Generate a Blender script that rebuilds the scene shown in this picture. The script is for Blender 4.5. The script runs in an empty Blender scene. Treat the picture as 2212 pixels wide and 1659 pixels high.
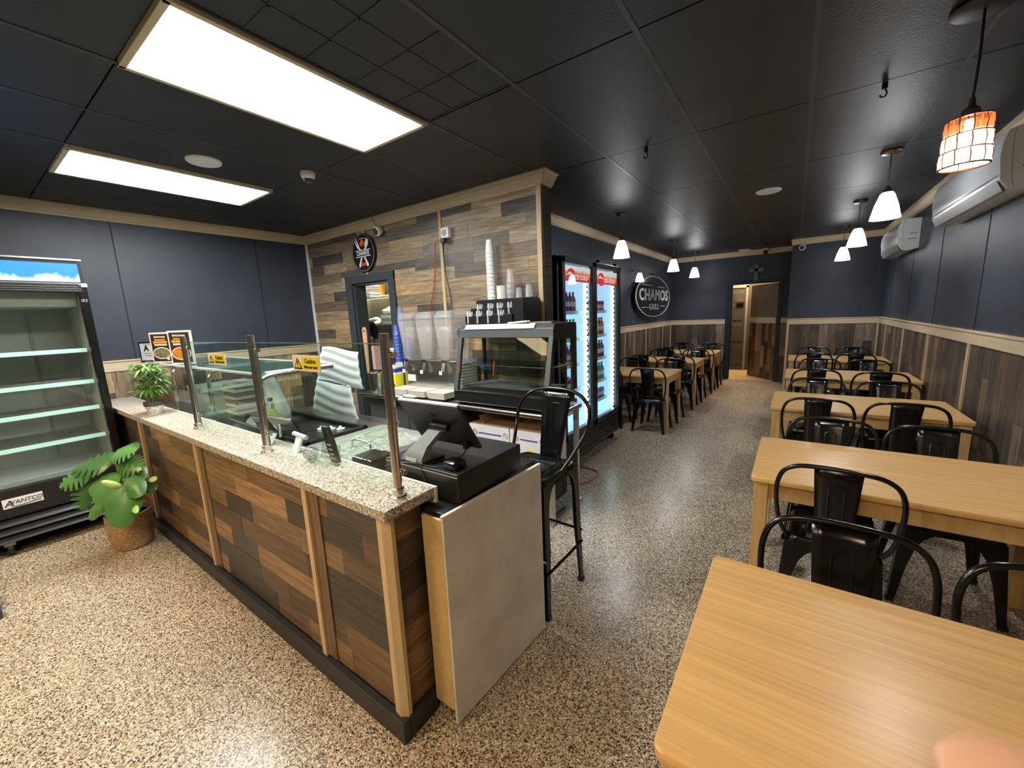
import bpy, bmesh, math, random
from mathutils import Vector, Matrix
random.seed(7)
PI = math.pi
S = bpy.context.scene
COL = S.collection
# ---------------------------------------------------------------- camera, world, exposure, big lights
cd = bpy.data.cameras.new('camera'); cam = bpy.data.objects.new('camera', cd); COL.objects.link(cam)
cd.sensor_width = 36.0; cd.lens = 861.685/2212*36; cd.clip_start = 0.01; cd.clip_end = 60
rx = Vector((0.818967, 0.572326, -0.041666)); dn = Vector((0.062633, -0.161327, -0.984912)); fw = Vector((-0.570412, 0.804, -0.167968))
M = Matrix((rx, -dn, -fw)).transposed().to_4x4(); M.translation = Vector((0, 0, 1.6)); cam.matrix_world = M
cd.dof.use_dof = True; cd.dof.focus_distance = 3.0; cd.dof.aperture_fstop = 8
S.camera = cam
w = bpy.data.worlds.new('world'); S.world = w; w.use_nodes = True
w.node_tree.nodes['Background'].inputs[0].default_value = (.6, .7, .9, 1); w.node_tree.nodes['Background'].inputs[1].default_value = .15
S.view_settings.view_transform = 'Standard'; S.view_settings.look = 'None'; S.view_settings.gamma = 1
S.view_settings.use_curve_mapping = False
S.view_settings.exposure = 0.72
PANEL_W = 21.0     # fluorescent panels in view
WARM_W = 15.0      # warm panels behind the camera
PEND_W = 9.0      # glass pendant shades
BULB_W = 20.0     # bulb inside each glass pendant
HZ = 2.735
# ---------------------------------------------------------------- materials
def nmat(name):
    m = bpy.data.materials.new(name); m.use_nodes = True
    nt = m.node_tree; b = nt.nodes['Principled BSDF']
    return m, nt, b
def N(nt, t, **k):
    n = nt.nodes.new(t)
    for a, v in k.items():
        if isinstance(a, str) and a.startswith('i_'): n.inputs[int(a[2:])].default_value = v
        else: setattr(n, a, v)
    return n
_c = {}
def mat(name, col=(.5, .5, .5), rough=.5, metal=0, spec=.5, emit=None, es=1.0, noise=0, nscale=20, trans=0, coat=0, alpha=1, bump=0, bscale=60):
    if name in _c: return _c[name]
    m, nt, b = nmat(name); I = b.inputs
    I['Base Color'].default_value = (*col, 1); I['Roughness'].default_value = rough; I['Metallic'].default_value = metal
    I['Specular IOR Level'].default_value = spec; I['Transmission Weight'].default_value = trans; I['Coat Weight'].default_value = coat; I['Alpha'].default_value = alpha
    if emit: I['Emission Color'].default_value = (*emit, 1); I['Emission Strength'].default_value = es
    tc = N(nt, 'ShaderNodeTexCoord')
    if noise:
        n = N(nt, 'ShaderNodeTexNoise'); n.inputs['Scale'].default_value = nscale; n.inputs['Detail'].default_value = 5
        nt.links.new(tc.outputs['Object'], n.inputs['Vector'])
        r = N(nt, 'ShaderNodeValToRGB'); e = r.color_ramp.elements
        e[0].position = .3; e[1].position = .7
        e[0].color = (*[c*(1-noise) for c in col], 1); e[1].color = (*[min(1, c*(1+noise)) for c in col], 1)
        nt.links.new(n.outputs['Fac'], r.inputs[0]); nt.links.new(r.outputs[0], I['Base Color'])
    if bump:
        n = N(nt, 'ShaderNodeTexNoise'); n.inputs['Scale'].default_value = bscale; n.inputs['Detail'].default_value = 4
        nt.links.new(tc.outputs['Object'], n.inputs['Vector'])
        bp = N(nt, 'ShaderNodeBump'); bp.inputs['Strength'].default_value = bump; bp.inputs['Distance'].default_value = .004
        nt.links.new(n.outputs['Fac'], bp.inputs['Height']); nt.links.new(bp.outputs[0], I['Normal'])
    _c[name] = m; return m
def glass(name, tint=(.93, .98, .96), refl=.1, rough=0.0):
    if name in _c: return _c[name]
    m = bpy.data.materials.new(name); m.use_nodes = True; nt = m.node_tree; nt.nodes.clear()
    o = N(nt, 'ShaderNodeOutputMaterial'); mx = N(nt, 'ShaderNodeMixShader'); t = N(nt, 'ShaderNodeBsdfTransparent'); g = N(nt, 'ShaderNodeBsdfGlossy')
    t.inputs[0].default_value = (*tint, 1); g.inputs['Roughness'].default_value = rough
    lw = N(nt, 'ShaderNodeLayerWeight'); lw.inputs['Blend'].default_value = .5
    pw_ = N(nt, 'ShaderNodeMath', operation='POWER'); pw_.inputs[1].default_value = 4.0
    mt = N(nt, 'ShaderNodeMath', operation='MULTIPLY_ADD'); mt.inputs[1].default_value = .45; mt.inputs[2].default_value = .012+refl*.10
    nt.links.new(lw.outputs['Facing'], pw_.inputs[0]); nt.links.new(pw_.outputs[0], mt.inputs[0]); nt.links.new(mt.outputs[0], mx.inputs[0])
    nt.links.new(t.outputs[0], mx.inputs[1]); nt.links.new(g.outputs[0], mx.inputs[2]); nt.links.new(mx.outputs[0], o.inputs[0])
    _c[name] = m; return m
def wood(name, scale, colored=True, base=(.6, .4, .2), lo=.62, hi=1.12, rough=.5, rings=False, bump=.15, coat=0):
    """wood grain stretched by `scale`; tone per piece from the object's own colour"""
    m, nt, b = nmat(name); L = nt.links
    tc = N(nt, 'ShaderNodeTexCoord'); oi = N(nt, 'ShaderNodeObjectInfo')
    vm = N(nt, 'ShaderNodeVectorMath', operation='MULTIPLY_ADD'); cx = N(nt, 'ShaderNodeCombineXYZ')
    mp = N(nt, 'ShaderNodeMapping'); mp.inputs['Scale'].default_value = scale
    rm = N(nt, 'ShaderNodeMath', operation='MULTIPLY'); rm.inputs[1].default_value = 37.0
    L.new(oi.outputs['Random'], rm.inputs[0])
    for k in range(3): L.new(rm.outputs[0], cx.inputs[k])
    va = N(nt, 'ShaderNodeVectorMath', operation='ADD'); L.new(tc.outputs['Object'], va.inputs[0]); L.new(cx.outputs[0], va.inputs[1])
    L.new(va.outputs[0], mp.inputs[0])
    n = N(nt, 'ShaderNodeTexNoise'); n.inputs['Scale'].default_value = 1; n.inputs['Detail'].default_value = 7; n.inputs['Roughness'].default_value = .62; n.inputs['Distortion'].default_value = .8
    L.new(mp.outputs[0], n.inputs['Vector'])
    fac = n.outputs['Fac']
    if rings:
        wv = N(nt, 'ShaderNodeTexWave', wave_type='RINGS'); wv.inputs['Scale'].default_value = 1.1; wv.inputs['Distortion'].default_value = 6; wv.inputs['Detail'].default_value = 3; wv.inputs['Detail Scale'].default_value = .8
        mp2 = N(nt, 'ShaderNodeMapping'); mp2.inputs['Scale'].default_value = rings; L.new(va.outputs[0], mp2.inputs[0]); L.new(mp2.outputs[0], wv.inputs['Vector'])
        mx = N(nt, 'ShaderNodeMix', data_type='FLOAT'); mx.inputs[0].default_value = .4
        L.new(n.outputs['Fac'], mx.inputs[2]); L.new(wv.outputs['Fac'], mx.inputs[3]); fac = mx.outputs[0]
    r = N(nt, 'ShaderNodeValToRGB'); e = r.color_ramp.elements; e[0].position = .32; e[1].position = .68
    e[0].color = (lo, lo, lo, 1); e[1].color = (hi, hi, hi, 1); L.new(fac, r.inputs[0])
    mc = N(nt, 'ShaderNodeMix', data_type='RGBA', blend_type='MULTIPLY'); mc.inputs[0].default_value = 1
    L.new(r.outputs[0], mc.inputs[7])
    if colored: L.new(oi.outputs['Color'], mc.inputs[6])
    else: mc.inputs[6].default_value = (*base, 1)
    L.new(mc.outputs[2], b.inputs['Base Color']); b.inputs['Roughness'].default_value = rough; b.inputs['Coat Weight'].default_value = coat; b.inputs['Coat Roughness'].default_value = .25
    bp = N(nt, 'ShaderNodeBump'); bp.inputs['Strength'].default_value = bump; bp.inputs['Distance'].default_value = .002
    L.new(fac, bp.inputs['Height']); L.new(bp.outputs[0], b.inputs['Normal'])
    return m
WX = wood('weathered_plank_x', (3.5, 55, 55), lo=.38, hi=1.2, rough=.42); WZ = wood('weathered_plank_z', (55, 55, 3.5), lo=.38, hi=1.2, rough=.45); WY = wood('weathered_plank_y', (55, 3.5, 55), lo=.38, hi=1.2, rough=.45)
PX = wood('pine_x', (2, 40, 40), False, (.66, .54, .36), lo=.84, hi=1.1, rough=.5, bump=.05); PY = wood('pine_y', (40, 2, 40), False, (.66, .54, .36), lo=.84, hi=1.1, rough=.5, bump=.05); PZ = wood('pine_z', (40, 40, 2), False, (.64, .48, .28), lo=.84, hi=1.1, rough=.5, bump=.05)
OAK = wood('oak_tabletop', (1.3, 52, 20), False, (.76, .46, .18), lo=.78, hi=1.08, rough=.30, bump=.05)
OAKL = wood('oak_leg', (40, 40, 3), False, (.66, .42, .18), lo=.82, hi=1.1, rough=.4, bump=.05)
def speckle(name, cols, scale, rough, big=0, mixcol=None):
    m, nt, b = nmat(name); L = nt.links
    tc = N(nt, 'ShaderNodeTexCoord'); v = N(nt, 'ShaderNodeTexVoronoi'); v.inputs['Scale'].default_value = scale
    nz = N(nt, 'ShaderNodeTexNoise'); nz.inputs['Scale'].default_value = scale*1.3; nz.inputs['Detail'].default_value = 2
    vm = N(nt, 'ShaderNodeVectorMath', operation='MULTIPLY_ADD'); vm.inputs[1].default_value = (.003,)*3
    L.new(tc.outputs['Object'], nz.inputs['Vector']); L.new(nz.outputs['Color'], vm.inputs[0]); L.new(tc.outputs['Object'], vm.inputs[2])
    L.new(vm.outputs[0], v.inputs['Vector'])
    sx = N(nt, 'ShaderNodeSeparateColor'); L.new(v.outputs['Color'], sx.inputs[0])
    r = N(nt, 'ShaderNodeValToRGB'); cr = r.color_ramp; cr.interpolation = 'CONSTANT'
    while len(cr.elements) < len(cols): cr.elements.new(.5)
    for e, (p, c) in zip(cr.elements, cols): e.position = p; e.color = (*c, 1)
    L.new(sx.outputs[0], r.inputs[0]); out = r.outputs[0]
    if big:
        n2 = N(nt, 'ShaderNodeTexNoise'); n2.inputs['Scale'].default_value = 1.3; n2.inputs['Detail'].default_value = 4; L.new(tc.outputs['Object'], n2.inputs['Vector'])
        r2 = N(nt, 'ShaderNodeValToRGB'); r2.color_ramp.elements[0].position = .3; r2.color_ramp.elements[1].position = .7
        r2.color_ramp.elements[0].color = (1-big,)*3+(1,); r2.color_ramp.elements[1].color = (1+big*.4,)*3+(1,)
        L.new(n2.outputs['Fac'], r2.inputs[0])
        mc = N(nt, 'ShaderNodeMix', data_type='RGBA', blend_type='MULTIPLY'); mc.inputs[0].default_value = 1
        L.new(out, mc.inputs[6]); L.new(r2.outputs[0], mc.inputs[7]); out = mc.outputs[2]
    L.new(out, b.inputs['Base Color']); b.inputs['Roughness'].default_value = rough
    return m
TERR = speckle('terrazzo', [(0, (.035, .028, .022)), (.125, (.15, .11, .075)), (.28, (.41, .325, .235)), (.60, (.58, .48, .36)), (.84, (.84, .76, .62)), (.94, (.24, .16, .10))], 205, .26, big=.18)
GRAN = speckle('granite_laminate', [(0, (.10, .08, .06)), (.16, (.36, .30, .24)), (.42, (.57, .52, .44)), (.75, (.69, .64, .55)), (.93, (.25, .18, .13))], 190, .38)
NAVY = mat('navy_wall', (.039, .046, .066), .45, noise=.12, nscale=3, bump=.25, bscale=180)
CEIL = mat('black_ceiling', (.023, .027, .034), .42, noise=.2, nscale=4, bump=.45, bscale=120, spec=.42)
GRID = mat('ceiling_gap', (.006, .006, .007), .7); TBAR = mat('t_bar', (.05, .052, .058), .4)
DGREY = mat('charcoal_paint', (.030, .034, .040), .5)
KICK = mat('black_base_paint', (.022, .023, .027), .5, noise=.3, nscale=9)
BLK = mat('gloss_black_metal', (.004, .004, .0045), .22, metal=0, spec=.6); BLKM = mat('matte_black', (.010, .010, .011), .45); BLKP = mat('black_plastic', (.012, .012, .013), .3)
STEEL = mat('stainless', (.58, .57, .55), .24, 1, noise=.08, nscale=6); CHR = mat('chrome', (.70, .66, .61), .22, 1); DSTEEL = mat('dark_steel_top', (.30, .30, .30), .3, .9, noise=.15, nscale=8)
WHT = mat('white_plastic', (.80, .81, .82), .35); OFFW = mat('off_white', (.72, .70, .64), .5); GREYP = mat('grey_plastic', (.35, .36, .37), .4)
def cloudy(name, col, fac, rough=.4):
    if name in _c: return _c[name]
    m = bpy.data.materials.new(name); m.use_nodes = True; nt = m.node_tree; b = nt.nodes['Principled BSDF']; o = nt.nodes['Material Output']
    mx = N(nt, 'ShaderNodeMixShader'); mx.inputs[0].default_value = fac; t = N(nt, 'ShaderNodeBsdfTransparent')
    b.inputs['Base Color'].default_value = (*col, 1); b.inputs['Roughness'].default_value = rough
    nt.links.new(t.outputs[0], mx.inputs[1]); nt.links.new(b.outputs[0], mx.inputs[2]); nt.links.new(mx.outputs[0], o.inputs[0])
    _c[name] = m; return m
GL = glass('clear_glass', (.95, .985, .97), .0); GLG = glass('guard_glass', (.92, .975, .955), .2); GLD = glass('door_glass', (.93, .97, .98), .08)
def emis(name, col, s):
    return mat(name, (.8, .8, .8), .5, emit=col, es=s)
E_PANEL = emis('panel_diffuser', (.97, 1, .99), PANEL_W); E_WARM = emis('warm_diffuser', (1, .74, .42), WARM_W)
E_PEND = emis('lit_opal_glass', (.97, .98, 1), PEND_W); E_LED = emis('led_strip', (.85, 1, .97), 8)
# ---------------------------------------------------------------- mesh helpers
def B(): return bmesh.new()
def box(bm, x0, x1, y0, y1, z0, z1):
    v = [bm.verts.new(p) for p in ((x0,y0,z0),(x1,y0,z0),(x1,y1,z0),(x0,y1,z0),(x0,y0,z1),(x1,y0,z1),(x1,y1,z1),(x0,y1,z1))]
    for f in ((0,3,2,1),(4,5,6,7),(0,1,5,4),(1,2,6,5),(2,3,7,6),(3,0,4,7)): bm.faces.new([v[i] for i in f])
    return bm
def bx(*a): return box(B(), *a)
def cbx(cx, cy, cz, sx, sy, sz): return bx(cx-sx/2, cx+sx/2, cy-sy/2, cy+sy/2, cz-sz/2, cz+sz/2)
def loft(bm, rings, caps=True, closed=True):
    vr = [[bm.verts.new(p) for p in r] for r in rings]
    for a, b_ in zip(vr, vr[1:]):
        n = len(a)
        for i in range(n if closed else n-1):
            j = (i+1) % n
            try: bm.faces.new((a[i], a[j], b_[j], b_[i]))
            except Exception: pass
    if caps and closed:
        for r, fl in ((vr[0], 1), (vr[-1], 0)):
            try: bm.faces.new(r[::-1] if fl else r)
            except Exception: pass
    return bm
def tube(bm, pts, r, seg=8, closed=False, rads=None):
    pts = [Vector(p) for p in pts]; n = len(pts); rings = []; up = None
    for i, p in enumerate(pts):
        if closed: t = pts[(i+1) % n]-pts[i-1]
        else: t = pts[min(i+1, n-1)]-pts[max(i-1, 0)]
        t.normalize()
        if up is None: up = t.orthogonal().normalized()
        else:
            up = (up-t*up.dot(t));
            up = up.normalized() if up.length > 1e-6 else t.orthogonal().normalized()
        sd = t.cross(up); rr = rads[i] if rads else r
        rings.append([p+(up*math.cos(a)+sd*math.sin(a))*rr for a in (2*PI*k/seg for k in range(seg))])
    if closed:
        rings.append(rings[0]); loft(bm, rings, caps=False); bmesh.ops.remove_doubles(bm, verts=bm.verts, dist=1e-6)
    else: loft(bm, rings)
    return bm
def lathe(bm, prof, c=(0, 0, 0), seg=20, axis='z'):
    rings = []
    for r, z in prof:
        r = max(r, 1e-4)
        rg = []
        for k in range(seg):
            a = 2*PI*k/seg; x, y = r*math.cos(a), r*math.sin(a)
            p = (x, y, z) if axis == 'z' else ((x, z, y) if axis == 'y' else (z, x, y))
            rg.append((c[0]+p[0], c[1]+p[1], c[2]+p[2]))
        rings.append(rg)
    return loft(bm, rings)
def smoothpts(pts, n=5):
    pts = [Vector(p) for p in pts]; out = []
    for i in range(len(pts)-1):
        p0 = pts[max(i-1, 0)]; p1 = pts[i]; p2 = pts[i+1]; p3 = pts[min(i+2, len(pts)-1)]
        for k in range(n):
            t = k/n
            out.append(.5*((2*p1)+(-p0+p2)*t+(2*p0-5*p1+4*p2-p3)*t*t+(-p0+3*p1-3*p2+p3)*t**3))
    out.append(pts[-1]); return out
def rrect(hx, hy, r, z, n=4, cx=0, cy=0):
    o = []
    for sx, sy, a0 in ((1, 1, 0), (-1, 1, PI/2), (-1, -1, PI), (1, -1, 1.5*PI)):
        for k in range(n+1):
            a = a0+PI/2*k/n; o.append((cx+sx*(hx-r)+r*math.cos(a), cy+sy*(hy-r)+r*math.sin(a), z))
    return o
def prism(bm, poly, z0, z1, fn=None):
    """2D polygon extruded; fn maps (a,b,h)->xyz"""
    fn = fn or (lambda a, b, h: (a, b, h))
    return loft(bm, [[fn(a, b, z0) for a, b in poly], [fn(a, b, z1) for a, b in poly]])
def mk(name, bm, m, parent=None, smooth=False, label=None, color=None, bevel=0, kind=None, world=True):
    bmesh.ops.recalc_face_normals(bm, faces=bm.faces)
    if parent is not None and world:
        off = Vector((0, 0, 0)); q = parent
        while q: off += q.location; q = q.parent
        bmesh.ops.translate(bm, vec=-off, verts=bm.verts)
    me = bpy.data.meshes.new(name); bm.to_mesh(me); bm.free()
    if smooth:
        for p in me.polygons: p.use_smooth = True
    if m: me.materials.append(m)
    o = bpy.data.objects.new(name, me); COL.objects.link(o)
    if smooth and smooth != 2:
        md = o.modifiers.new('es', 'EDGE_SPLIT'); md.split_angle = math.radians(38)
    if bevel:
        md = o.modifiers.new('bv', 'BEVEL'); md.width = bevel; md.segments = 2; md.limit_method = 'ANGLE'
    if parent: o.parent = parent
    if label: o['label'] = label
    if color: o.color = (*color, 1)
    if kind: o['kind'] = kind
    return o
def tag(o, label, cat, group=None):
    o['label'] = label; o['category'] = cat
    if group: o['group'] = group
    return o
def thing(name, label, cat, loc=(0, 0, 0), rotz=0, group=None):
    o = bpy.data.objects.new(name, None); COL.objects.link(o); o.location = loc; o.rotation_euler = (0, 0, rotz); o.empty_display_size = .05
    return tag(o, label, cat, group)
def struct(name, bm, m, **k):
    return mk(name, bm, m, kind='structure', **k)
def sroot(name, loc=(0, 0, 0)):
    o = bpy.data.objects.new(name, None); COL.objects.link(o); o.location = loc; o['kind'] = 'structure'; return o
def dup(o, loc=None, rotz=None, label=None, group=None, parent=None):
    c = o.copy(); COL.objects.link(c)
    if parent: c.parent = parent
    for ch in list(o.children): dup(ch, parent=c)
    if loc is not None: c.location = loc
    if rotz is not None: c.rotation_euler = (0, 0, rotz)
    if label: c['label'] = label
    if group: c['group'] = group
    return c
def text(name, s, size, m, parent, origin, xdir, up, depth=.001, align='CENTER', bold=0.0, sx=1.0, shear=0):
    cu = bpy.data.curves.new('t', 'FONT'); cu.body = s; cu.size = size; cu.extrude = depth; cu.align_x = align; cu.align_y = 'CENTER'; cu.offset = bold; cu.space_character = 1.0+bold*12; cu.resolution_u = 3; cu.shear = shear
    to = bpy.data.objects.new('t', cu); COL.objects.link(to)
    bpy.context.view_layer.update()
    me = bpy.data.meshes.new_from_object(to.evaluated_get(bpy.context.evaluated_depsgraph_get()))
    bpy.data.objects.remove(to); bpy.data.curves.remove(cu)
    x = Vector(xdir).normalized(); u = Vector(up).normalized(); z = x.cross(u)
    off = Vector((0, 0, 0)); q = parent
    while q: off += q.location; q = q.parent
    T = Matrix((x*sx, u, z)).transposed().to_4x4(); T.translation = Vector(origin)-off
    me.transform(T); me.materials.clear(); me.materials.append(m)
    o = bpy.data.objects.new(name, me); COL.objects.link(o); o.parent = parent; return o
def quadpanel(o, x, u, w, h, t):
    """slab centred at o with width w along x, height h along u, thickness t (towards +normal)"""
    o = Vector(o); x = Vector(x).normalized(); u = Vector(u).normalized(); n = x.cross(u)
    bm = B(); r = []
    for k in (0, t):
        r.append([o+x*a*w/2+u*b*h/2+n*k for a, b in ((-1, -1), (1, -1), (1, 1), (-1, 1))])
    return loft(bm, r)
def polypanel(o, x, u, poly, t):
    o = Vector(o); x = Vector(x).normalized(); u = Vector(u).normalized(); n = x.cross(u)
    return loft(B(), [[o+x*a+u*b+n*k for a, b in poly] for k in (0, t)])
# ---------------------------------------------------------------- room constants
XL, XR, YW, YB, XC, YF, YFR = -5.38, 1.17, 3.0, -3.2, -2.42, 10.0, 9.1
XE = -1.75; XS = -.116   # end of plank partition, step in the far wall
RZ = 1.335
struct('floor', bx(-5.6, 1.4, YB-.1, 12.6, -.12, 0), TERR)
cl = struct('ceiling', bx(-5.6, 1.4, YB-.1, 12.6, HZ+.012, HZ+.15), GRID)
# ceiling tiles 0.61 x 1.22 on the grid, T bars along y
gx = [-.0+.61*k for k in range(-9, 3)]; gy = [.62+1.223*k for k in range(-3, 9)]
LIGHTS = {(-3, 0), (-6, 0)}
for i in range(len(gx)-1):
    for j in range(len(gy)-1):
        x0, x1, y0, y1 = gx[i], gx[i+1], gy[j], gy[j+1]
        ix = round(x0/.61)
        if (ix+(-0) in (-4, -7) and j == 3): continue           # light fittings sit here
        if ix == -3 and j == 3: continue                        # return grille
        if y1 < -1 or x1 > 1.4: continue
        d = random.uniform(0, .002)
        mk('ceiling_tile', bx(x0+.004, x1-.004, y0+.004, y1-.004, HZ+d, HZ+.011), CEIL, cl)
for x in gx:
    if x < -5.3: continue
    mk('ceiling_bar', bx(x-.011, x+.011, -2, 10, HZ-.001, HZ+.004), TBAR, cl)
# ---------------------------------------------------------------- walls
struct('wall_left', bx(XL-.12, XL, YB, YW+.13, 0, HZ), NAVY)
struct('wall_right', bx(XR, XR+.12, YB, YFR+.12, 0, HZ), NAVY)
struct('wall_back', bx(XL-.12, XR+.12, YB-.12, YB, 0, HZ), NAVY)
wf = B(); box(wf, XC-.12, -1.15, YF, YF+.12, 0, HZ); box(wf, -.30, XS, YF, YF+.12, 0, HZ); box(wf, -1.15, -.30, YF, YF+.12, 2.06, HZ)
struct('wall_far', wf, NAVY)
wfr = B(); box(wfr, XS, XR+.12, YFR, YFR+.12, 0, HZ); box(wfr, XS, XS+.12, YFR+.12, YF+.12, 0, HZ)
struct('wall_far_right', wfr, NAVY)
struct('wall_corridor', bx(XC-.12, XC, YW+.13, YF, 0, HZ), NAVY)
DX0, DX1, DZ = -4.44, -3.75, 2.06      # kitchen door opening
pw = B(); box(pw, XL, DX0, YW, YW+.13, 0, HZ); box(pw, DX1, XE, YW, YW+.13, 0, HZ); box(pw, DX0, DX1, YW, YW+.13, DZ, HZ)
partition = struct('wall_partition', pw, DGREY)
# panel seams on the navy walls
for i, y in enumerate((1.1, 2.36)): struct('trim_%d' % (20+i), bx(XL, XL+.003, y-.004, y+.004, RZ, HZ-.1), GRID)
for i, y in enumerate((3.5, 4.71, 5.92, 7.13, 8.34)): struct('trim_%d' % (30+i), bx(XR-.003, XR, y-.004, y+.004, RZ, HZ-.1), GRID)
# planks ---------------------------------------------------------
T_W = [(.48, .33, .19), (.38, .27, .17), (.24, .175, .12), (.105, .093, .082), (.15, .12, .095), (.55, .36, .18), (.44, .33, .22), (.30, .22, .14)]
T_C = [(.32, .19, .095), (.22, .125, .06), (.12, .075, .043), (.055, .044, .036), (.40, .235, .11), (.16, .095, .052), (.26, .155, .075), (.075, .058, .045)]
T_V = [(.23, .165, .12), (.15, .11, .082), (.085, .068, .056), (.30, .225, .17), (.115, .088, .07), (.18, .128, .09), (.10, .082, .07)]  # wainscot tones greyer and darker, with its dim light put into the colour
def jit(c, a=.12):
    f = 1+random.uniform(-a, a); return tuple(x*f for x in c)
def hplanks(parent, x0, x1, z0, z1, y, tones, rh=.117, holes=(), face=-1, mat_=None, axis='x', lmin=.35, lmax=.95):
    z = z0; m = mat_ or WX
    while z < z1-.01:
        zt = min(z+rh, z1); x = x0-random.uniform(0, .5)
        while x < x1:
            xe = x+random.uniform(lmin, lmax); a, b = max(x, x0), min(xe, x1); x = xe
            if b-a < .02: continue
            if x1-b < .08: b = x1; x = x1
            segs = [(a, b, z, zt)]
            for (hx0, hx1, hz1) in holes:
                ns = []
                for (p, q, r, s) in segs:
                    if r >= hz1 or q <= hx0 or p >= hx1: ns.append((p, q, r, s)); continue
                    if s > hz1+.01: ns.append((p, q, hz1, s)); s = hz1
                    if p < hx0: ns.append((p, hx0, r, s))
                    if q > hx1: ns.append((hx1, q, r, s))
                segs = ns
            for (p, q, r, s) in segs:
                if q-p < .015 or s-r < .01: continue
                d = .006+random.uniform(0, .0022); g = .0007
                if axis == 'x': bm = bx(p+g, q-g, *sorted((y, y+face*d)), r+g, s-g)
                else: bm = bx(*sorted((y, y+face*d)), p+g, q-g, r+g, s-g)
                mk('plank', bm, m, parent, color=jit(random.choice(tones)))
        z = zt
def vplanks(parent, a0, a1, z0, z1, pos, axis, face, tones, wd=.122):
    a = a0
    while a < a1-.01:
        ae = min(a+wd, a1)
        if a1-ae < .04: ae = a1
        z = z0-random.uniform(0, .5)
        while z < z1:
            ze = z+random.uniform(.35, 1.0); p, q = max(z, z0), min(ze, z1); z = ze
            if z1-q < .1: q = z1; z = z1
            if q-p < .03: continue
            d = .006+random.uniform(0, .002); g = .0007
            if axis == 'x': bm = bx(a+g, ae-g, *sorted((pos, pos+face*d)), p+g, q-g)
            else: bm = bx(*sorted((pos, pos+face*d)), a+g, ae-g, p+g, q-g)
            mk('plank', bm, WZ, parent, color=jit(random.choice(tones)))
        a = ae
hplanks(partition, XL, XE, .0, HZ, YW, T_W, holes=[(-4.56, -3.65, 2.15)])
for z0 in [k*.4 for k in range(7)]:
    mk('plank', bx(XE, XE+.006, YW+.0, YW+.13, z0+.001, min(z0+.398, HZ)), WY, partition, color=jit((.085, .065, .05)))
wl = bpy.data.objects['wall_left']; wr = bpy.data.objects['wall_right']; wff = bpy.data.objects['wall_far']; wfrr = bpy.data.objects['wall_far_right']; wc = bpy.data.objects['wall_corridor']
vplanks(wl, .3, 2.985, 0, RZ-.1, XL, 'y', 1, T_W, .15)
vplanks(wr, 1.2, YFR-.01, 0, RZ-.1, XR, 'y', -1, T_V)
vplanks(wc, 5.0, YF-.01, 0, RZ-.1, XC, 'y', 1, T_V)
vplanks(wff, XC+.01, -1.26, 0, RZ-.1, YF, 'x', -1, T_V); vplanks(wff, -.245, XS, 0, RZ-.1, YF, 'x', -1, T_V)
vplanks(wfrr, XS, XR-.01, 0, RZ-.1, YFR, 'x', -1, T_V)
# crowns, rails and battens ---------------------------------------
def crown(name, p0, p1, n, m, e0=0, e1=0, h=.095, d=.075):
    """moulding from p0 to p1 at the ceiling, n = inward normal, e = mitre growth per unit depth"""
    p0 = Vector((*p0, 0)); p1 = Vector((*p1, 0)); n = Vector((*n, 0)); t = (p1-p0).normalized()
    prof = [(0, HZ-h), (.008, HZ-h), (.010, HZ-h+.012), (.022, HZ-h+.016), (.030, HZ-h+.034), (.048, HZ-.036), (.054, HZ-.030), (.056, HZ-.020), (d, HZ-.014), (d, HZ), (0, HZ)]
    r = [[p0-t*e0*a+n*a+Vector((0, 0, z)) for a, z in prof], [p1+t*e1*a+n*a+Vector((0, 0, z)) for a, z in prof]]
    return struct(name, loft(B(), r), m)
crown('trim_1', (XL, YB), (XL, YW), (1, 0), PY, 0, -1)
crown('trim_2', (XL, YW-.006), (XE, YW-.006), (0, -1), PX, -1, 1)
crown('trim_3', (XE+.006, YW-.006), (XE+.006, YW+.14), (1, 0), PY, 1, 0)
crown('trim_4', (XC, YW+.13), (XC, YF), (1, 0), PY, 0, -1)
crown('trim_5', (XC, YF), (XS, YF), (0, -1), PX, -1, 0)
crown('trim_6', (XS-.0, YFR), (XR, YFR), (0, -1), PX, .3, -1)
crown('trim_7', (XR, YB), (XR, YFR), (-1, 0), PY, 0, -1)
def rail(name, axis, a0, a1, pos, face, m):
    prof = [(0, RZ-.105), (.016, RZ-.105), (.018, RZ-.02), (.026, RZ-.014), (.026, RZ), (0, RZ)]
    if axis == 'y': r = [[(pos+face*a, t, z) for a, z in prof] for t in (a0, a1)]
    else: r = [[(t, pos+face*a, z) for a, z in prof] for t in (a0, a1)]
    return struct(name, loft(B(), r), m)
rail('trim_8', 'y', .3, YW-.01, XL, 1, PY); rail('trim_9', 'y', 1.0, YFR, XR, -1, PY); rail('trim_10', 'y', YW+.13, YF, XC, 1, PY)
rail('trim_11', 'x', XC, -1.26, YF, -1, PX); rail('trim_12', 'x', -.235, XS, YF, -1, PX); rail('trim_13', 'x', XS, XR, YFR, -1, PX)
bi = [40]
def batten(x0, x1, y0, y1, z0, z1, m=None):
    bi[0] += 1; return struct('trim_%d' % bi[0], bx(x0, x1, y0, y1, z0, z1), m or PZ)
batten(-4.135, -4.10, YW-.018, YW-.008, 2.15, HZ-.09)
batten(-2.92, -2.885, YW-.020, YW-.008, .9, HZ-.09)
batten(-1.795, -1.752, YW-.022, YW-.008, .9, HZ-.09)
batten(XL+.006, XL+.03, YW-.03, YW-.008, .3, HZ-.09, WHT)
for y in (2.29, 3.50, 4.72, 5.93, 7.15, 8.37): batten(XR-.019, XR-.006, y-.018, y+.018, 0, RZ-.1)
batten(XR-.03, XR-.006, YFR-.03, YFR-.006, 0, RZ-.1)
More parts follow.
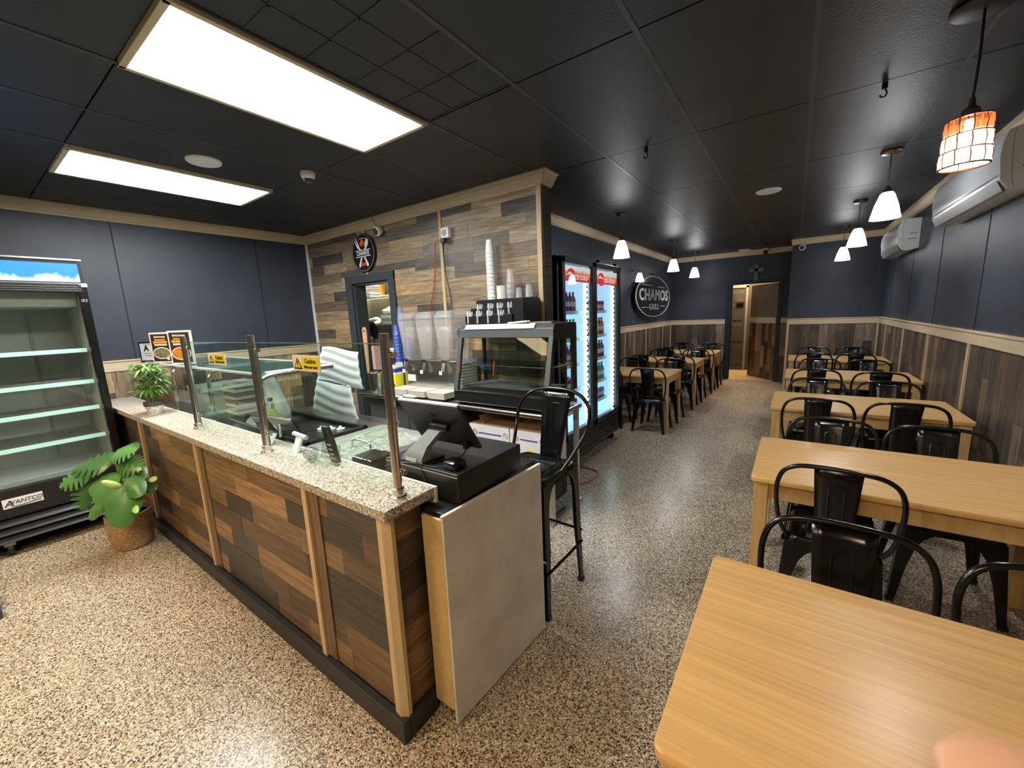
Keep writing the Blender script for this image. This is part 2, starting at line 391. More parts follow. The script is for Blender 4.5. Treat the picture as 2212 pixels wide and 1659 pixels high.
for y in (5.6, 6.85, 8.07, 9.3): batten(XC+.006, XC+.019, y-.018, y+.018, 0, RZ-.1)
batten(XC+.006, XC+.03, YF-.03, YF-.006, 0, RZ-.1)
batten(XS, XS+.035, YFR-.02, YFR-.006, 0, RZ-.1)
# far doorway: jambs, dark clad door leaf standing open, hall beyond
dr = sroot('door_1', (0, 0, 0))
jb = B(); box(jb, -1.25, -1.15, YF-.015, YF+.14, 0, 2.15); box(jb, -.30, -.235, YF-.015, YF+.14, 0, 2.15); box(jb, -1.15, -.30, YF-.015, YF+.14, 2.06, 2.15)
mk('door_frame', jb, mat('dark_navy_frame', (.016, .020, .032), .45), dr)
lf = sroot('door_2', (-.31, YF+.08, 0))
a = math.radians(128); dx, dy = math.cos(a), math.sin(a)
def leafpt(s, t, z): return (-.31+dx*s+(-dy)*(-t), YF+.08+dy*s+dx*(-t), z)
def leafbox(s0, s1, t0, t1, z0, z1):
    return loft(B(), [[leafpt(s0, t0, z), leafpt(s1, t0, z), leafpt(s1, t1, z), leafpt(s0, t1, z)] for z in (z0, z1)])
mk('leaf', leafbox(0, .86, .0, .04, .01, 2.05), mat('taupe_paint', (.16, .135, .11), .6), lf)
s_ = 0
while s_ < .85:
    e_ = min(s_+.108, .86); z = -random.uniform(0, .3)
    while z < 1.2:
        ze = z+random.uniform(.3, .7); p, q = max(z, .015), min(ze, 1.22); z = ze
        if q-p > .03: mk('plank', leafbox(s_+.001, e_-.001, -.006-random.random()*.002, 0, p, q), WZ, lf, color=jit(random.choice(T_C)))
    s_ = e_
mk('rail', leafbox(0, .86, -.02, 0, 1.22, 1.335), PX, lf)
struct('wall_hall_left', bx(-2.0, -1.9, YF+.12, 12.6, 0, HZ), DGREY); struct('wall_hall_right', bx(.1, .2, YF+.12, 12.6, 0, HZ), DGREY)
struct('wall_hall_back', bx(-2.0, .2, 11.6, 11.7, 0, HZ), mat('hall_wall', (.05, .05, .055), .6))
d3 = sroot('door_3', (-1.25, 11.58, 0))
mk('leaf', bx(-1.62, -1.02, 11.56, 11.6, .01, 2.05), mat('dark_door', (.05, .047, .045), .45), d3)
for z0, z1 in ((.15, .62), (.72, 1.15), (1.25, 1.62), (1.7, 1.95)):
    for x0 in (-1.55, -1.28): mk('door_panel', bx(x0, x0+.2, 11.55, 11.562, z0, z1), mat('dark_door', (.05, .047, .045), .45), d3, bevel=.006)
mk('door_frame', box(box(bx(-1.02, -.97, 11.54, 11.6, 0, 2.1), -1.67, -1.62, 11.54, 11.6, 0, 2.1), -1.67, -.97, 11.54, 11.6, 2.05, 2.12), mat('taupe_frame', (.22, .2, .18), .5), d3)
mk('door_closer', bx(-1.2, -1.05, 11.48, 11.55, 1.68, 1.73), CHR, d3)
struct('trim_14', bx(-1.9, .1, YF+.0, 12.0, .001, .004), mat('hall_floor', (.45, .33, .17), .5, noise=.2, nscale=30))
hl = bpy.data.lights.new('hall_light', 'AREA'); hl.energy = 55; hl.size = .4; hl.color = (1, .68, .36); ho = bpy.data.objects.new('hall_light', hl); ho.location = (-.9, 11.0, 2.65); COL.objects.link(ho)
# kitchen behind the partition
KY = 3.95
struct('wall_kitchen_back', bx(-7.2, XC-.12, KY, KY+.1, 0, HZ), mat('kitchen_yellow', (.62, .56, .33), .6))
struct('wall_kitchen_left', bx(-7.2, -7.1, YW+.13, KY, 0, HZ), mat('kitchen_yellow', (.62, .56, .33), .6))
kl = bpy.data.lights.new('kitchen_light', 'AREA'); kl.energy = 26; kl.size = .6; kl.color = (1, .96, .82); ko = bpy.data.objects.new('kitchen_light', kl); ko.location = (-4.9, 3.5, 2.68); COL.objects.link(ko)
kd = sroot('door_4', (-4.1, YW, 0))
kf = B(); box(kf, -4.56, DX0, YW-.03, YW-.0, 0, 2.15); box(kf, DX1, -3.65, YW-.03, YW, 0, 2.15); box(kf, -4.56, -3.65, YW-.031, YW, DZ, 2.15)
mk('door_frame', kf, mat('slate_frame', (.045, .052, .062), .42), kd, bevel=.003)
kj = B(); box(kj, DX0, DX0+.03, YW, YW+.15, 0, DZ); box(kj, DX1-.02, DX1, YW, YW+.15, 0, DZ); box(kj, DX0, DX1, YW, YW+.15, DZ-.02, DZ)
mk('jamb', kj, mat('slate_frame', (.045, .052, .062), .42), kd)
# ---------------------------------------------------------------- ceiling fittings
def troffer(x0, x1, y0, y1, label, m, frame_m):
    t = thing('ceiling_light', label, 'ceiling light', ((x0+x1)/2, (y0+y1)/2, HZ), group=None)
    fb = B()
    for a in ((x0-.005, x0+.022, y0-.005, y1+.005), (x1-.022, x1+.005, y0-.005, y1+.005), (x0, x1, y0-.005, y0+.022), (x0, x1, y1-.022, y1+.005)): box(fb, *a, HZ-.018, HZ+.01)
    mk('frame', fb, frame_m, t, bevel=.003)
    mk('diffuser', bx(x0+.02, x1-.02, y0+.02, y1-.02, HZ-.006, HZ+.004), m, t)
CRM = mat('cream_frame', (.62, .56, .40), .5)
troffer(-2.435, -1.835, .628, 1.838, 'large lit rectangular ceiling panel, the one nearer the camera with a cream frame', E_PANEL, CRM)
troffer(-4.31, -3.70, .628, 1.823, 'lit rectangular ceiling panel over the tall empty cooler, beside the round speaker', E_PANEL, CRM)
troffer(-2.435, -1.84, -1.8, -.6, 'lit warm ceiling panel behind the camera, in front of the counter', E_WARM, CRM)
troffer(-4.31, -3.70, -1.8, -.6, 'lit warm ceiling panel behind the camera, in front of the cooler', E_WARM, CRM)
troffer(-.6, .0, -1.8, -.6, 'lit warm ceiling panel behind the camera, by the front table', E_WARM, CRM)
def grille(x0, x1, y0, y1, nx, ny, label):
    t = thing('ceiling_vent', label, 'vent', ((x0+x1)/2, (y0+y1)/2, HZ))
    mk('backing', bx(x0, x1, y0, y1, HZ+.0035, HZ+.012), mat('vent_back', (.021, .024, .029), .5), t)
    for k in range(nx+1):
        x = x0+(x1-x0)*k/nx; mk('slat', bx(x-.005, x+.005, y0, y1, HZ+.001, HZ+.006), CEIL, t)
    for k in range(ny+1):
        y = y0+(y1-y0)*k/ny; mk('slat', bx(x0, x1, y-.005, y+.005, HZ+.001, HZ+.006), CEIL, t)
grille(-1.82, -1.23, .63, 1.83, 3, 5, 'black square grid return grille beside the large ceiling panel')
grille(-1.72, -1.24, 4.95, 5.55, 4, 4, 'black square grid vent in the ceiling beyond the drinks fridge')
def speaker(x, y, r, label):
    t = thing('ceiling_speaker', label, 'speaker', (x, y, HZ))
    mk('grille', lathe(B(), [(.001, -.012), (r*.93, -.012), (r*.97, -.008), (r, 0)], (x, y, HZ), 40), WHT, t, smooth=True)
speaker(-3.385, 1.235, .105, 'round white speaker in the ceiling between the lit panels')
speaker(-.297, 5.03, .112, 'round white speaker in the ceiling over the aisle')
speaker(-.93, 9.75, .11, 'round white speaker in the ceiling near the far doorway')
def dome(x, y, label):
    t = thing('security_camera', label, 'security camera', (x, y, HZ))
    mk('housing', lathe(B(), [(.052, 0), (.053, -.012), (.049, -.035), (.038, -.05), (.034, -.045), (.001, -.045)], (x, y, HZ), 28), WHT, t, smooth=True)
    mk('dome', lathe(B(), [(.036, -.045), (.035, -.058), (.028, -.074), (.014, -.083), (.001, -.086)], (x, y, HZ), 24), mat('smoked_dome', (.05, .045, .045), .08), t, smooth=True)
dome(-3.09, 1.80, 'white dome security camera on the ceiling past the large light panel')
def wallcam(p, d, label, cord=True):
    """small turret camera mounted at p pointing along d"""
    t = thing('security_camera', label, 'security camera', p)
    d = Vector(d).normalized(); p = Vector(p)
    def ring(s, r, n=20):
        u = d.orthogonal().normalized(); v = d.cross(u); return [p+d*s+(u*math.cos(2*PI*k/n)+v*math.sin(2*PI*k/n))*r for k in range(n)]
    mk('housing', loft(B(), [ring(-.05, .02), ring(-.045, .042), ring(-.01, .052), ring(.01, .05), ring(.018, .036)]), WHT, t, smooth=True)
    mk('lens', loft(B(), [ring(.012, .037), ring(.024, .034), ring(.032, .018), ring(.034, .003)]), mat('smoked_dome', (.05, .045, .045), .08), t, smooth=True)
    return t
c_ = wallcam((-3.80, 2.93, 2.575), (-.05, -1.0, -.35), 'white turret security camera on the plank wall beside the oval grill sign')
mk('cord', tube(B(), smoothpts([(-3.79, 2.96, 2.61), (-3.82, 2.92, 2.66), (-3.83, 2.90, 2.73)]), .003, 6), BLKP, c_)
c_ = wallcam((.03, 9.02, 2.58), (-.05, -1, -.2), 'round white security camera at the step of the far wall')
mk('cord', tube(B(), smoothpts([(.06, 9.05, 2.6), (.1, 9.0, 2.66), (.02, 9.02, 2.72)]), .003, 6), WHT, c_)
t = thing('security_camera', 'small white box shaped security camera above the far doorway', 'security camera', (-.57, 9.93, 2.70))
mk('housing', bx(-.62, -.52, 9.84, 9.98, 2.68, 2.735), WHT, t, bevel=.01)
mk('lens', lathe(B(), [(.001, -.05), (.03, -.045), (.045, -.01), (.045, .03)], (-.57, 9.86, 2.665), 18, 'y'), BLKP, t, smooth=True)
def hook(x, y, label):
    t = thing('ceiling_hook', label, 'hook', (x, y, HZ))
    mk('clip', bx(x-.012, x+.012, y-.008, y+.008, HZ-.035, HZ), BLKM, t, bevel=.002)
    mk('hook', tube(B(), smoothpts([(x, y, HZ-.03), (x+.010, y, HZ-.05), (x+.006, y, HZ-.068), (x-.010, y, HZ-.070), (x-.016, y, HZ-.058)]), .004, 8), BLKM, t, smooth=True)
hook(-.936, 3.08, 'small black hook hanging from the ceiling near the plank wall corner')
hook(.313, 3.08, 'small black hook hanging from the ceiling near the woven pendant')
# ---------------------------------------------------------------- pendants
BRZ = mat('bronze', (.30, .20, .11), .28, 1); BRZ2 = mat('brushed_nickel', (.42, .38, .34), .3, 1)
def pendant(x, y, label):
    t = thing('pendant_lamp', label, 'pendant lamp', (x, y, HZ), group=None)
    zb = 2.235
    mk('canopy', lathe(B(), [(.066, 0), (.066, -.012), (.058, -.022), (.02, -.028), (.001, -.028)], (x, y, HZ), 28), BRZ, t, smooth=True)
    mk('stem', tube(B(), [(x, y, HZ-.02), (x, y, zb+.215)], .005, 8), BRZ2, t, smooth=True)
    mk('cap', lathe(B(), [(.001, .245), (.012, .243), (.016, .225), (.030, .205), (.032, .19)], (x, y, zb), 20), BRZ2, t, smooth=True)
    bm = B(); prof = [(.034, .195), (.045, .18), (.072, .10), (.095, .0)]
    rings = [[(x+r*math.cos(2*PI*k/28), y+r*math.sin(2*PI*k/28), zb+z) for k in range(28)] for r, z in prof]
    loft(bm, rings, caps=False)
    mk('lamp_shade', bm, E_PEND, t, smooth=2, label='lit white conical glass shade')
    ld = bpy.data.lights.new('bulb', 'SPOT'); ld.energy = BULB_W; ld.spot_size = math.radians(150); ld.spot_blend = .9; ld.shadow_soft_size = .05; ld.color = (.97, .98, 1)
    lo = bpy.data.objects.new('bulb_light', ld); COL.objects.link(lo); lo.location = (x, y, zb+.03)
for x, y, l in ((.533, 4.44, 'lit white cone pendant over the right tables, nearest the wall air conditioners'), (.535, 6.31, 'lit white cone pendant over the right tables, middle one of that row'), (.545, 8.2, 'lit white cone pendant over the right tables, farthest of that row'),
                (-1.755, 4.86, 'lit white cone pendant beside the drinks fridge'), (-1.75, 7.36, 'lit white cone pendant between the fridge and the far wall'), (-1.765, 9.2, 'lit white cone pendant nearest the far wall on the left side')):
    pendant(x, y, l)
# woven copper/crystal pendant
px, py = .537, 2.566
t = thing('pendant_lamp', 'lit cylindrical pendant of copper wire and glass pieces on a black cord', 'pendant lamp', (px, py, HZ))
mk('canopy', lathe(B(), [(.10, 0), (.10, -.014), (.09, -.02), (.001, -.02)], (px, py, HZ), 36), BLKM, t, smooth=True)
mk('cord', tube(B(), [(px, py, HZ-.02), (px+.004, py, 2.55), (px, py, 2.37)], .0045, 8), BLKM, t, smooth=True)
mk('socket', lathe(B(), [(.001, 2.40), (.009, 2.395), (.011, 2.365), (.026, 2.355), (.030, 2.335), (.028, 2.31), (.001, 2.31)], (px, py, 0), 24), BLKM, t, smooth=True)
COP = mat('copper_wire', (.55, .22, .10), .3, 1)
sh = mk('lamp_shade', (lambda bm: ([tube(bm, [(px+rr*math.cos(2*PI*k/28), py+rr*math.sin(2*PI*k/28), z) for k in range(28)], .0032, 6, True) for z, rr in ((2.318, .066), (2.255, .069), (2.195, .072), (2.135, .075))], bm)[1])(B()), COP, t)
CRY = mat('crystal', (.97, .95, .93), .08, trans=.75, emit=(1, .85, .75), es=.5); CRA = mat('crystal_amber', (.85, .45, .25), .1, trans=.7, emit=(1, .35, .12), es=.12)  # glass pieces emit slightly, standing in for bulb light passing through
for tr in range(3):
    z0 = 2.137+.0605*tr; rr = .0735-.003*tr
    for k in range(22):
        a = 2*PI*k/22; ca, sa = math.cos(a), math.sin(a); u = Vector((ca, sa, 0)); v = Vector((-sa, ca, 0))
        c = Vector((px, py, 0))+u*rr; hw = rr*PI/22*.80
        r = [[c+v*hw*i+u*.003*j+Vector((0, 0, z)) for i, j in ((-1, -1), (1, -1), (1, 1), (-1, 1))] for z in (z0+.004, z0+.054)]
        mk('crystal', loft(B(), r), CRA if tr == 2 else CRY, sh)
        if k % 2 == 0:
            q = c+v*hw*1.25; mk('wire', tube(B(), [q+Vector((0, 0, z0)), q+u*.004+Vector((0, 0, z0+.03)), q-v*hw*.5+Vector((0, 0, z0+.06))], .0026, 5), COP, sh)
ld = bpy.data.lights.new('bulb', 'SPOT'); ld.energy = 16; ld.spot_size = math.radians(140); ld.spot_blend = .9; ld.shadow_soft_size = .045; ld.color = (1, .95, .9)
lo = bpy.data.objects.new('bulb_light', ld); COL.objects.link(lo); lo.location = (px, py, 2.14)
mk('bulb', lathe(B(), [(.001, 2.155), (.018, 2.16), (.027, 2.18), (.026, 2.205), (.015, 2.24), (.012, 2.31)], (px, py, 0), 20), emis('bulb_glow', (1, .97, .93), 45), t, smooth=True)
# ---------------------------------------------------------------- counter (plank front, granite laminate top)
CY0, CY1, CX1 = .80, .955, -1.135
ct = thing('counter', 'service counter faced with weathered planks and pale battens', 'counter', ((XL+CX1)/2, .9, 0))
mk('body', bx(XL+.01, CX1-.008, CY0+.008, CY1, .02, .927), DGREY, ct)
hplanks(ct, -5.3, CX1-.02, .10, .925, CY0+.008, T_C, rh=.118, lmin=.3, lmax=.85)
hplanks(ct, CY0+.005, CY1, .10, .925, CX1-.008, T_C[1:4]+T_C[5:], rh=.118, face=1, mat_=WY, axis='y', lmin=.15, lmax=.3)
for x in (-3.62, -2.905, -1.935): pass
for x in (-4.17, -2.965, -1.68):
    mk('batten', bx(x-.016, x+.016, CY0-.014, CY0+.001, .095, .927), PZ, ct)
    mk('plank', bx(x+.017, x+.092, CY0-.0045, CY0+.001, .10, .925), WZ, ct, color=jit((.24, .145, .07)))
    x_ = x
mk('batten', loft(B(), [[(CX1-.045, CY0-.012, z), (CX1-.012, CY0-.016, z), (CX1+.014, CY0+.004, z), (CX1+.012, CY0+.022, z), (CX1-.045, CY0+.02, z)] for z in (.085, .927)]), PZ, ct)
kb = B(); box(kb, -5.3, CX1+.022, CY0-.032, CY0+.002, 0, .095); box(kb, CX1-.01, CX1+.022, CY0+.0025, CY1-.01, 0, .095)
mk('kickboard', kb, KICK, ct, bevel=.004)
tp = thing('countertop', 'long speckled granite-look worktop with a white rear edge on the plank counter', 'countertop', (-3.2, .88, .93))
mk('slab', bx(XL+.005, -1.09, .762, .993, .928, .966), GRAN, tp, bevel=.002)
mk('edge_strip', bx(XL+.005, -1.085, .993, 1.004, .905, .968), OFFW, tp)
mk('bracket', bx(-1.20, -1.145, .955, .985, .80, .925), BLKM, tp)
# white laminate side panel and prep tables behind
t = thing('side_panel', 'tall scuffed white laminate panel closing the end of the prep counter', 'panel', (-.98, 1.24, 0))
SCUF = mat('scuffed_laminate', (.66, .63, .58), .45, noise=.16, nscale=5)
mk('board', loft(B(), [[(-.992, .932, z), (-.955, 1.552, z), (-.968, 1.553, z), (-1.004, .933, z)] for z in (.012, .892)]), SCUF, t)
mk('edge', loft(B(), [[(-.9915, .930, z), (-.954, 1.553, z), (-.969, 1.555, z), (-1.005, .931, z)] for z in (.892, .898)]), WHT, t)
mk('tan_board', bx(-1.105, -1.004, .932, .944, .07, .88), mat('particle_board', (.62, .43, .20), .6, noise=.08, nscale=50), t)
pt = thing('prep_table', 'low stainless prep counter with dark top running behind the plank counter', 'prep table', (-2.8, 1.35, 0))
mk('cabinet', bx(-4.9, -1.02, 1.03, 1.57, .12, .86), mat('steel_cabinet', (.28, .28, .28), .35, .8), pt)
tpb = B(); box(tpb, -2.02, -1.012, .955, 1.60, .865, .893)
mk('end_top', tpb, mat('black_top', (.02, .02, .021), .35), pt, bevel=.003, label='black worktop at the register end')
tpb = B(); box(tpb, -4.95, -3.52, 1.01, 1.66, .865, .905); box(tpb, -3.52, -2.3, 1.53, 1.66, .865, .905); box(tpb, -3.52, -2.3, 1.01, 1.13, .865, .905); box(tpb, -2.3, -2.02, 1.01, 1.66, .865, .905)
mk('steel_top', tpb, DSTEEL, pt, bevel=.003)
mk('well', bx(-3.53, -2.29, 1.12, 1.54, .72, .735), BLKM, pt)
wl_ = B(); box(wl_, -3.54, -2.28, 1.12, 1.15, .735, .925); box(wl_, -3.54, -2.28, 1.51, 1.54, .735, .925); box(wl_, -3.54, -3.51, 1.12, 1.54, .735, .925); box(wl_, -2.31, -2.28, 1.12, 1.54, .735, .925)
mk('well_rim', wl_, BLKP, pt, bevel=.006, label='black rim of the open food well')
mk('foot', box(box(bx(-4.8, -4.75, 1.1, 1.15, 0, .12), -1.2, -1.15, 1.45, 1.5, 0, .12), -1.2, -1.15, 1.1, 1.15, 0, .12), BLKM, pt)
for k in range(4):
    x0 = -3.48+.29*k
    p_ = tag(mk('food_pan', loft(B(), [rrect(.13, .16, .02, .76, cx=x0+.15, cy=1.33), rrect(.138, .168, .02, .90, cx=x0+.15, cy=1.33)]), mat('pan_black', (.02, .02, .02), .3), smooth=True),
        ('black food pan set in the well, counted %s from the glass guard' % ('first', 'second', 'third')[k]) if k < 3 else 'black food pan nearest the register holding small white containers', 'pan', 'pans in the food well')
    if k == 3:
        for q in range(3): mk('container', lathe(B(), [(.026, 0), (.028, .018), (.012, .02), (.009, .034)], (x0+.08+.062*q, 1.36+.03*q, .90), 14), WHT, p_, smooth=True)
# translucent lid with chrome handle
t = thing('pan_lid', 'clear rigid lid with chrome handle over the shredded lettuce well', 'lid', (-1.95, 1.3, .9))
mk('sheet', loft(B(), [rrect(.26, .27, .03, .895, cx=-1.96, cy=1.34), rrect(.25, .26, .03, .925, cx=-1.96, cy=1.34)]), cloudy('frosted_lid', (.62, .64, .60), .32, .25), t)
mk('handle', tube(B(), smoothpts([(-1.97, 1.22, .925), (-1.965, 1.222, .955), (-1.92, 1.225, .965), (-1.85, 1.225, .965), (-1.81, 1.222, .955), (-1.805, 1.22, .925)]), .006, 8), CHR, t, smooth=True)
bm = B()
for k in range(260):
    x, y = random.uniform(-2.18, -1.74), random.uniform(1.12, 1.56); a = random.random()*PI; l = .018; z = .9+random.random()*.012
    v = [bm.verts.new((x+math.cos(a)*l*s-math.sin(a)*.003*q, y+math.sin(a)*l*s+math.cos(a)*.003*q, z+.004*s*s)) for s, q in ((-1, -1), (1, -1), (1, 1), (-1, 1))]; bm.faces.new(v)
tag(mk('shredded_lettuce', bm, mat('lettuce', (.55, .62, .30), .6), kind='stuff'), 'shredded pale lettuce under the clear lid', 'lettuce')
# open black lid leaning
t = thing('hinged_lid', 'black hinged lid raised over the food well with a steel edge', 'lid', (-2.75, 1.15, .93))
mk('sheet', loft(B(), [[(-3.05, 1.066, .908), (-2.36, 1.066, .908), (-2.36, 1.078, .908), (-3.05, 1.078, .908)], [(-3.09, 1.022, 1.0), (-2.40, 1.022, .985), (-2.40, 1.032, .988), (-3.09, 1.032, 1.003)]]), BLKP, t)
mk('edge', tube(B(), [(-3.09, 1.027, 1.004), (-2.40, 1.027, .989)], .005, 6), STEEL, t)
# ---------------------------------------------------------------- sneeze guard on the countertop
def post(x, label):
    t = thing('guard_post', label, 'post', (x, .87, .966))
    mk('pole', tube(B(), [(x, .87, .966), (x, .87, 1.56)], .0165, 20), CHR, t, smooth=True)
    mk('base_flange', lathe(B(), [(.030, 0), (.030, .006), (.023, .010), (.023, .035), (.019, .038)], (x, .87, .966), 24), CHR, t, smooth=True)
    for z in (1.06, 1.487):
        mk('glass_clamp', tube(B(), [(x-.032, .885, z), (x+.032, .885, z)], .010, 14), CHR, t, smooth=True)
post(-3.115, 'steel post of the counter glass guard, nearest the potted bamboo')
post(-2.17, 'steel post of the counter glass guard, middle one of three')
post(-1.145, 'steel post of the counter glass guard, nearest the cash drawer')
for a, b_, l in ((-3.118, -2.172, 'glass guard pane on the countertop, between the left and middle posts'), (-2.168, -1.15, 'glass guard pane on the countertop, between the middle and right posts')):
    t = thing('guard_glass', l, 'glass', ((a+b_)/2, .885, .97))
    mk('pane', bx(a, b_, .882, .890, .972, 1.523), GLG, t)
    mk('polished_edge', box(box(bx(a, b_, .8815, .8905, 1.5215, 1.5245), a, a+.003, .8815, .8905, .972, 1.5235), b_-.003, b_, .8815, .8905, .972, 1.5235), mat('glass_edge', (.10, .20, .18), .15, spec=.8), t)
YEL = mat('sign_yellow', (.80, .68, .01), .45); PNK = mat('sign_pale', (.80, .70, .64), .5); INK = mat('ink_black', (.012, .012, .012), .5)
def caution(x0, x1, z0, z1, label):
    t = thing('caution_sign', label, 'sign', ((x0+x1)/2, .878, (z0+z1)/2)); w_, h_ = x1-x0, z1-z0
    y = .8795
    mk('plate', bx(x0, x1, y, y+.0025, z0, z1), PNK, t)
    mk('yellow_field', bx(x0+w_*.36, x1-.006, y-.001, y, z0+.008, z1-.008), YEL, t)
    cx = x0+w_*.19
    mk('warning_triangle', prism(B(), [(cx-.036*w_/.22, z0+.008), (cx+.036*w_/.22, z0+.008), (cx, z1-.012)], y-.001, y, lambda a, b, h: (a, h, b)), INK, t)
    mk('triangle_field', prism(B(), [(cx-.025*w_/.22, z0+.0145), (cx+.025*w_/.22, z0+.0145), (cx, z1-.024)], y-.0016, y-.0008, lambda a, b, h: (a, h, b)), YEL, t)
    text('lettering', '!', .035, INK, t, (cx, y-.0018, z0+.026), (1, 0, 0), (0, 0, 1), .0004, bold=.001)
    text('lettering', 'Caution', .027*w_/.22, INK, t, (x0+w_*.67, y-.0015, z0+h_*.63), (1, 0, 0), (0, 0, 1), .0004, bold=.0006)
    text('lettering', 'Mind your head', .0165*w_/.22, INK, t, (x0+w_*.67, y-.0015, z0+h_*.27), (1, 0, 0), (0, 0, 1), .0004, bold=.0006)
caution(-1.806, -1.588, 1.403, 1.472, 'yellow caution sign on the glass guard between the middle and right posts')
caution(-2.785, -2.54, 1.397, 1.462, 'yellow caution sign on the glass guard between the left and middle posts')
# ---------------------------------------------------------------- food display guard with curved tubes behind the counter
t = thing('display_guard', 'curved steel tube and glass food guard on the prep table by the navy wall', 'food guard', (-3.5, 1.3, .905))
for x in (-4.35, -3.55, -2.72):
    mk('curved_tube', tube(B(), smoothpts([(x, 1.10, .905), (x, 1.10, 1.05), (x, 1.10, 1.20), (x, 1.118, 1.262), (x, 1.17, 1.289), (x, 1.30, 1.292), (x, 1.60, 1.292)], 4), .0125, 12), CHR, t, smooth=True)
    mk('flange', lathe(B(), [(.028, 0), (.028, .006), (.015, .012)], (x, 1.10, .905), 18), CHR, t, smooth=True)
    mk('clip', tube(B(), [(x-.0, 1.10, 1.12), (x+.045, 1.10, 1.12)], .009, 10), CHR, t, smooth=True)
mk('front_glass', bx(-4.35, -2.72, 1.082, 1.088, .93, 1.25), GLG, t)
mk('end_glass', bx(-2.705, -2.70, 1.14, 1.56, .96, 1.265), GL, t)
mk('top_shelf', bx(-5.2, -2.75, 1.10, 1.62, 1.306, 1.312), mat('shelf_glass', (.05, .12, .11), .05, spec=.9, alpha=.6), t)
mk('shelf_edge', box(box(bx(-5.21, -2.74, 1.088, 1.10, 1.302, 1.316), -5.21, -2.74, 1.62, 1.635, 1.302, 1.316), -2.75, -2.735, 1.155, 1.635, 1.302, 1.316), WHT, t)
# framed sheets on the shelf
def framed(cx, cy, z0, w_, h_, rot, fm, label, face):
    t = thing('picture_frame', label, 'frame', (cx, cy, z0)); x = Vector((math.cos(rot), math.sin(rot), 0)); u = Vector((0, 0, 1)); n = x.cross(u)
    o = Vector((cx, cy, z0+h_/2))
    mk('frame', quadpanel(o, x, u, w_, h_, .012), fm, t)
    face(t, o+n*.0125, x, u, w_-.03, h_-.03)
    return t
PAP = mat('paper', (.80, .82, .80), .6); DKP = mat('menu_dark', (.045, .02, .015), .5)
def cert(t, o, x, u, w_, h_):
    mk('sheet', quadpanel(o, x, u, w_, h_, .001), PAP, t); n = x.cross(u)
    text('lettering', 'A', .075, INK, t, o+n*.0015-x*w_*.12+u*h_*.2, x, u, .0003, bold=.003)
    mk('printed_line', quadpanel(o+n*.0012+u*h_*.42, x, u, w_*.6, .008, .0004), GREYP, t)
    for k in range(2): mk('printed_line', quadpanel(o+n*.0012-u*h_*(.08+.14*k), x, u, w_*(.7-.2*k), .004, .0004), INK, t)
ORG = mat('stew_orange', (.75, .22, .03), .5, noise=.6, nscale=90); TAM = mat('tamale_green', (.22, .20, .10), .5, noise=.5, nscale=60); CRE = mat('print_cream', (.85, .78, .6), .5); GLD_ = mat('print_gold', (.85, .42, .06), .5)
def menu(kind):
    def f(t, o, x, u, w_, h_):
        n = x.cross(u); mk('sheet', quadpanel(o, x, u, w_, h_, .001), DKP, t)
        text('lettering', 'Este fin de semana', .024, CRE, t, o+n*.0015+u*h_*.4, x, u, .0003, bold=.001, sx=w_/.22*.75)
        for r_, (hz, wd, th) in enumerate(((.29, .62, .012), (.205, .80, .020), (.11, .70, .016))):
            x_ = -w_*wd/2
            while x_ < w_*wd/2-.01:
                ww = min(random.uniform(.008, .03), w_*wd/2-x_); mk('print_line', quadpanel(o+n*.0014+x*(x_+ww/2)+u*h_*hz, x, u, ww*.86, th, .0004), GLD_ if r_ != 2 else CRE, t); x_ += ww
        el = [(w_*.49*math.cos(a), -h_*.2+h_*.22*math.sin(a)) for a in (2*PI*k/28 for k in range(28))]
        mk('plate_picture', polypanel(o+n*.001, x, u, el, .0006), CRE, t)
        mk('food_picture', polypanel(o+n*.0016, x, u, [(a*.9, -h_*.2+(b+h_*.2)*.85) for a, b in el], .0006), ORG if kind else TAM, t)
        mk('logo', polypanel(o+n*.0022, x, u, [(w_*.3+.016*math.cos(a), -h_*.4+.016*math.sin(a)) for a in (2*PI*k/14 for k in range(14))], .0005), CRE, t)
    return f
framed(-5.00, 1.13, 1.313, .20, .19, .5, BLKM, 'black framed certificate with a large letter A, behind the bamboo', cert)
framed(-4.60, 1.13, 1.317, .22, .27, .45, WHT, 'white framed menu of leaf-wrapped food, half hidden by the other menu', menu(0))
framed(-4.17, 1.15, 1.317, .225, .28, .45, WHT, 'white framed menu picturing a bowl of orange stew', menu(1))
# items inside the guard: foam tub, stacked trays, plastic bag, spray bottle, crumpled wrap
t = thing('foam_tub', 'pale foam tub behind the curved guard tubes', 'tub', (-4.15, 1.35, .905))
mk('body', loft(B(), [rrect(.16, .13, .03, .905, cx=-4.12, cy=1.32), rrect(.19, .16, .03, 1.12, cx=-4.12, cy=1.32)]), mat('foam', (.74, .80, .79), .6), t)
t = thing('tray_stack', 'stack of thin brown-edged trays inside the guard', 'trays', (-3.72, 1.36, .905))
for k in range(9): mk('tray', bx(-3.84, -3.62, 1.28, 1.44, .905+.03*k, .93+.03*k), mat('kraft', (.30, .20, .14), .6) if k % 2 else PAP, t)
def blob(name, c, r, m, label, cat, seed=1, flat=1.0, sub=3, amp=.25, group=None, parent=None):
    rnd = random.Random(seed); bm = B(); bmesh.ops.create_icosphere(bm, subdivisions=sub, radius=1)
    ph = [Vector((rnd.uniform(-1, 1), rnd.uniform(-1, 1), rnd.uniform(-1, 1)))*4 for _ in range(6)]
    for v in bm.verts:
        d = 1+amp*sum(math.sin(v.co.dot(p)*1.0+i) for i, p in enumerate(ph))/3
        v.co = Vector((v.co.x*r[0]*d, v.co.y*r[1]*d, v.co.z*r[2]*d))+Vector(c)
    o = mk(name, bm, m, parent, smooth=2)
    return tag(o, label, cat, group) if label else o
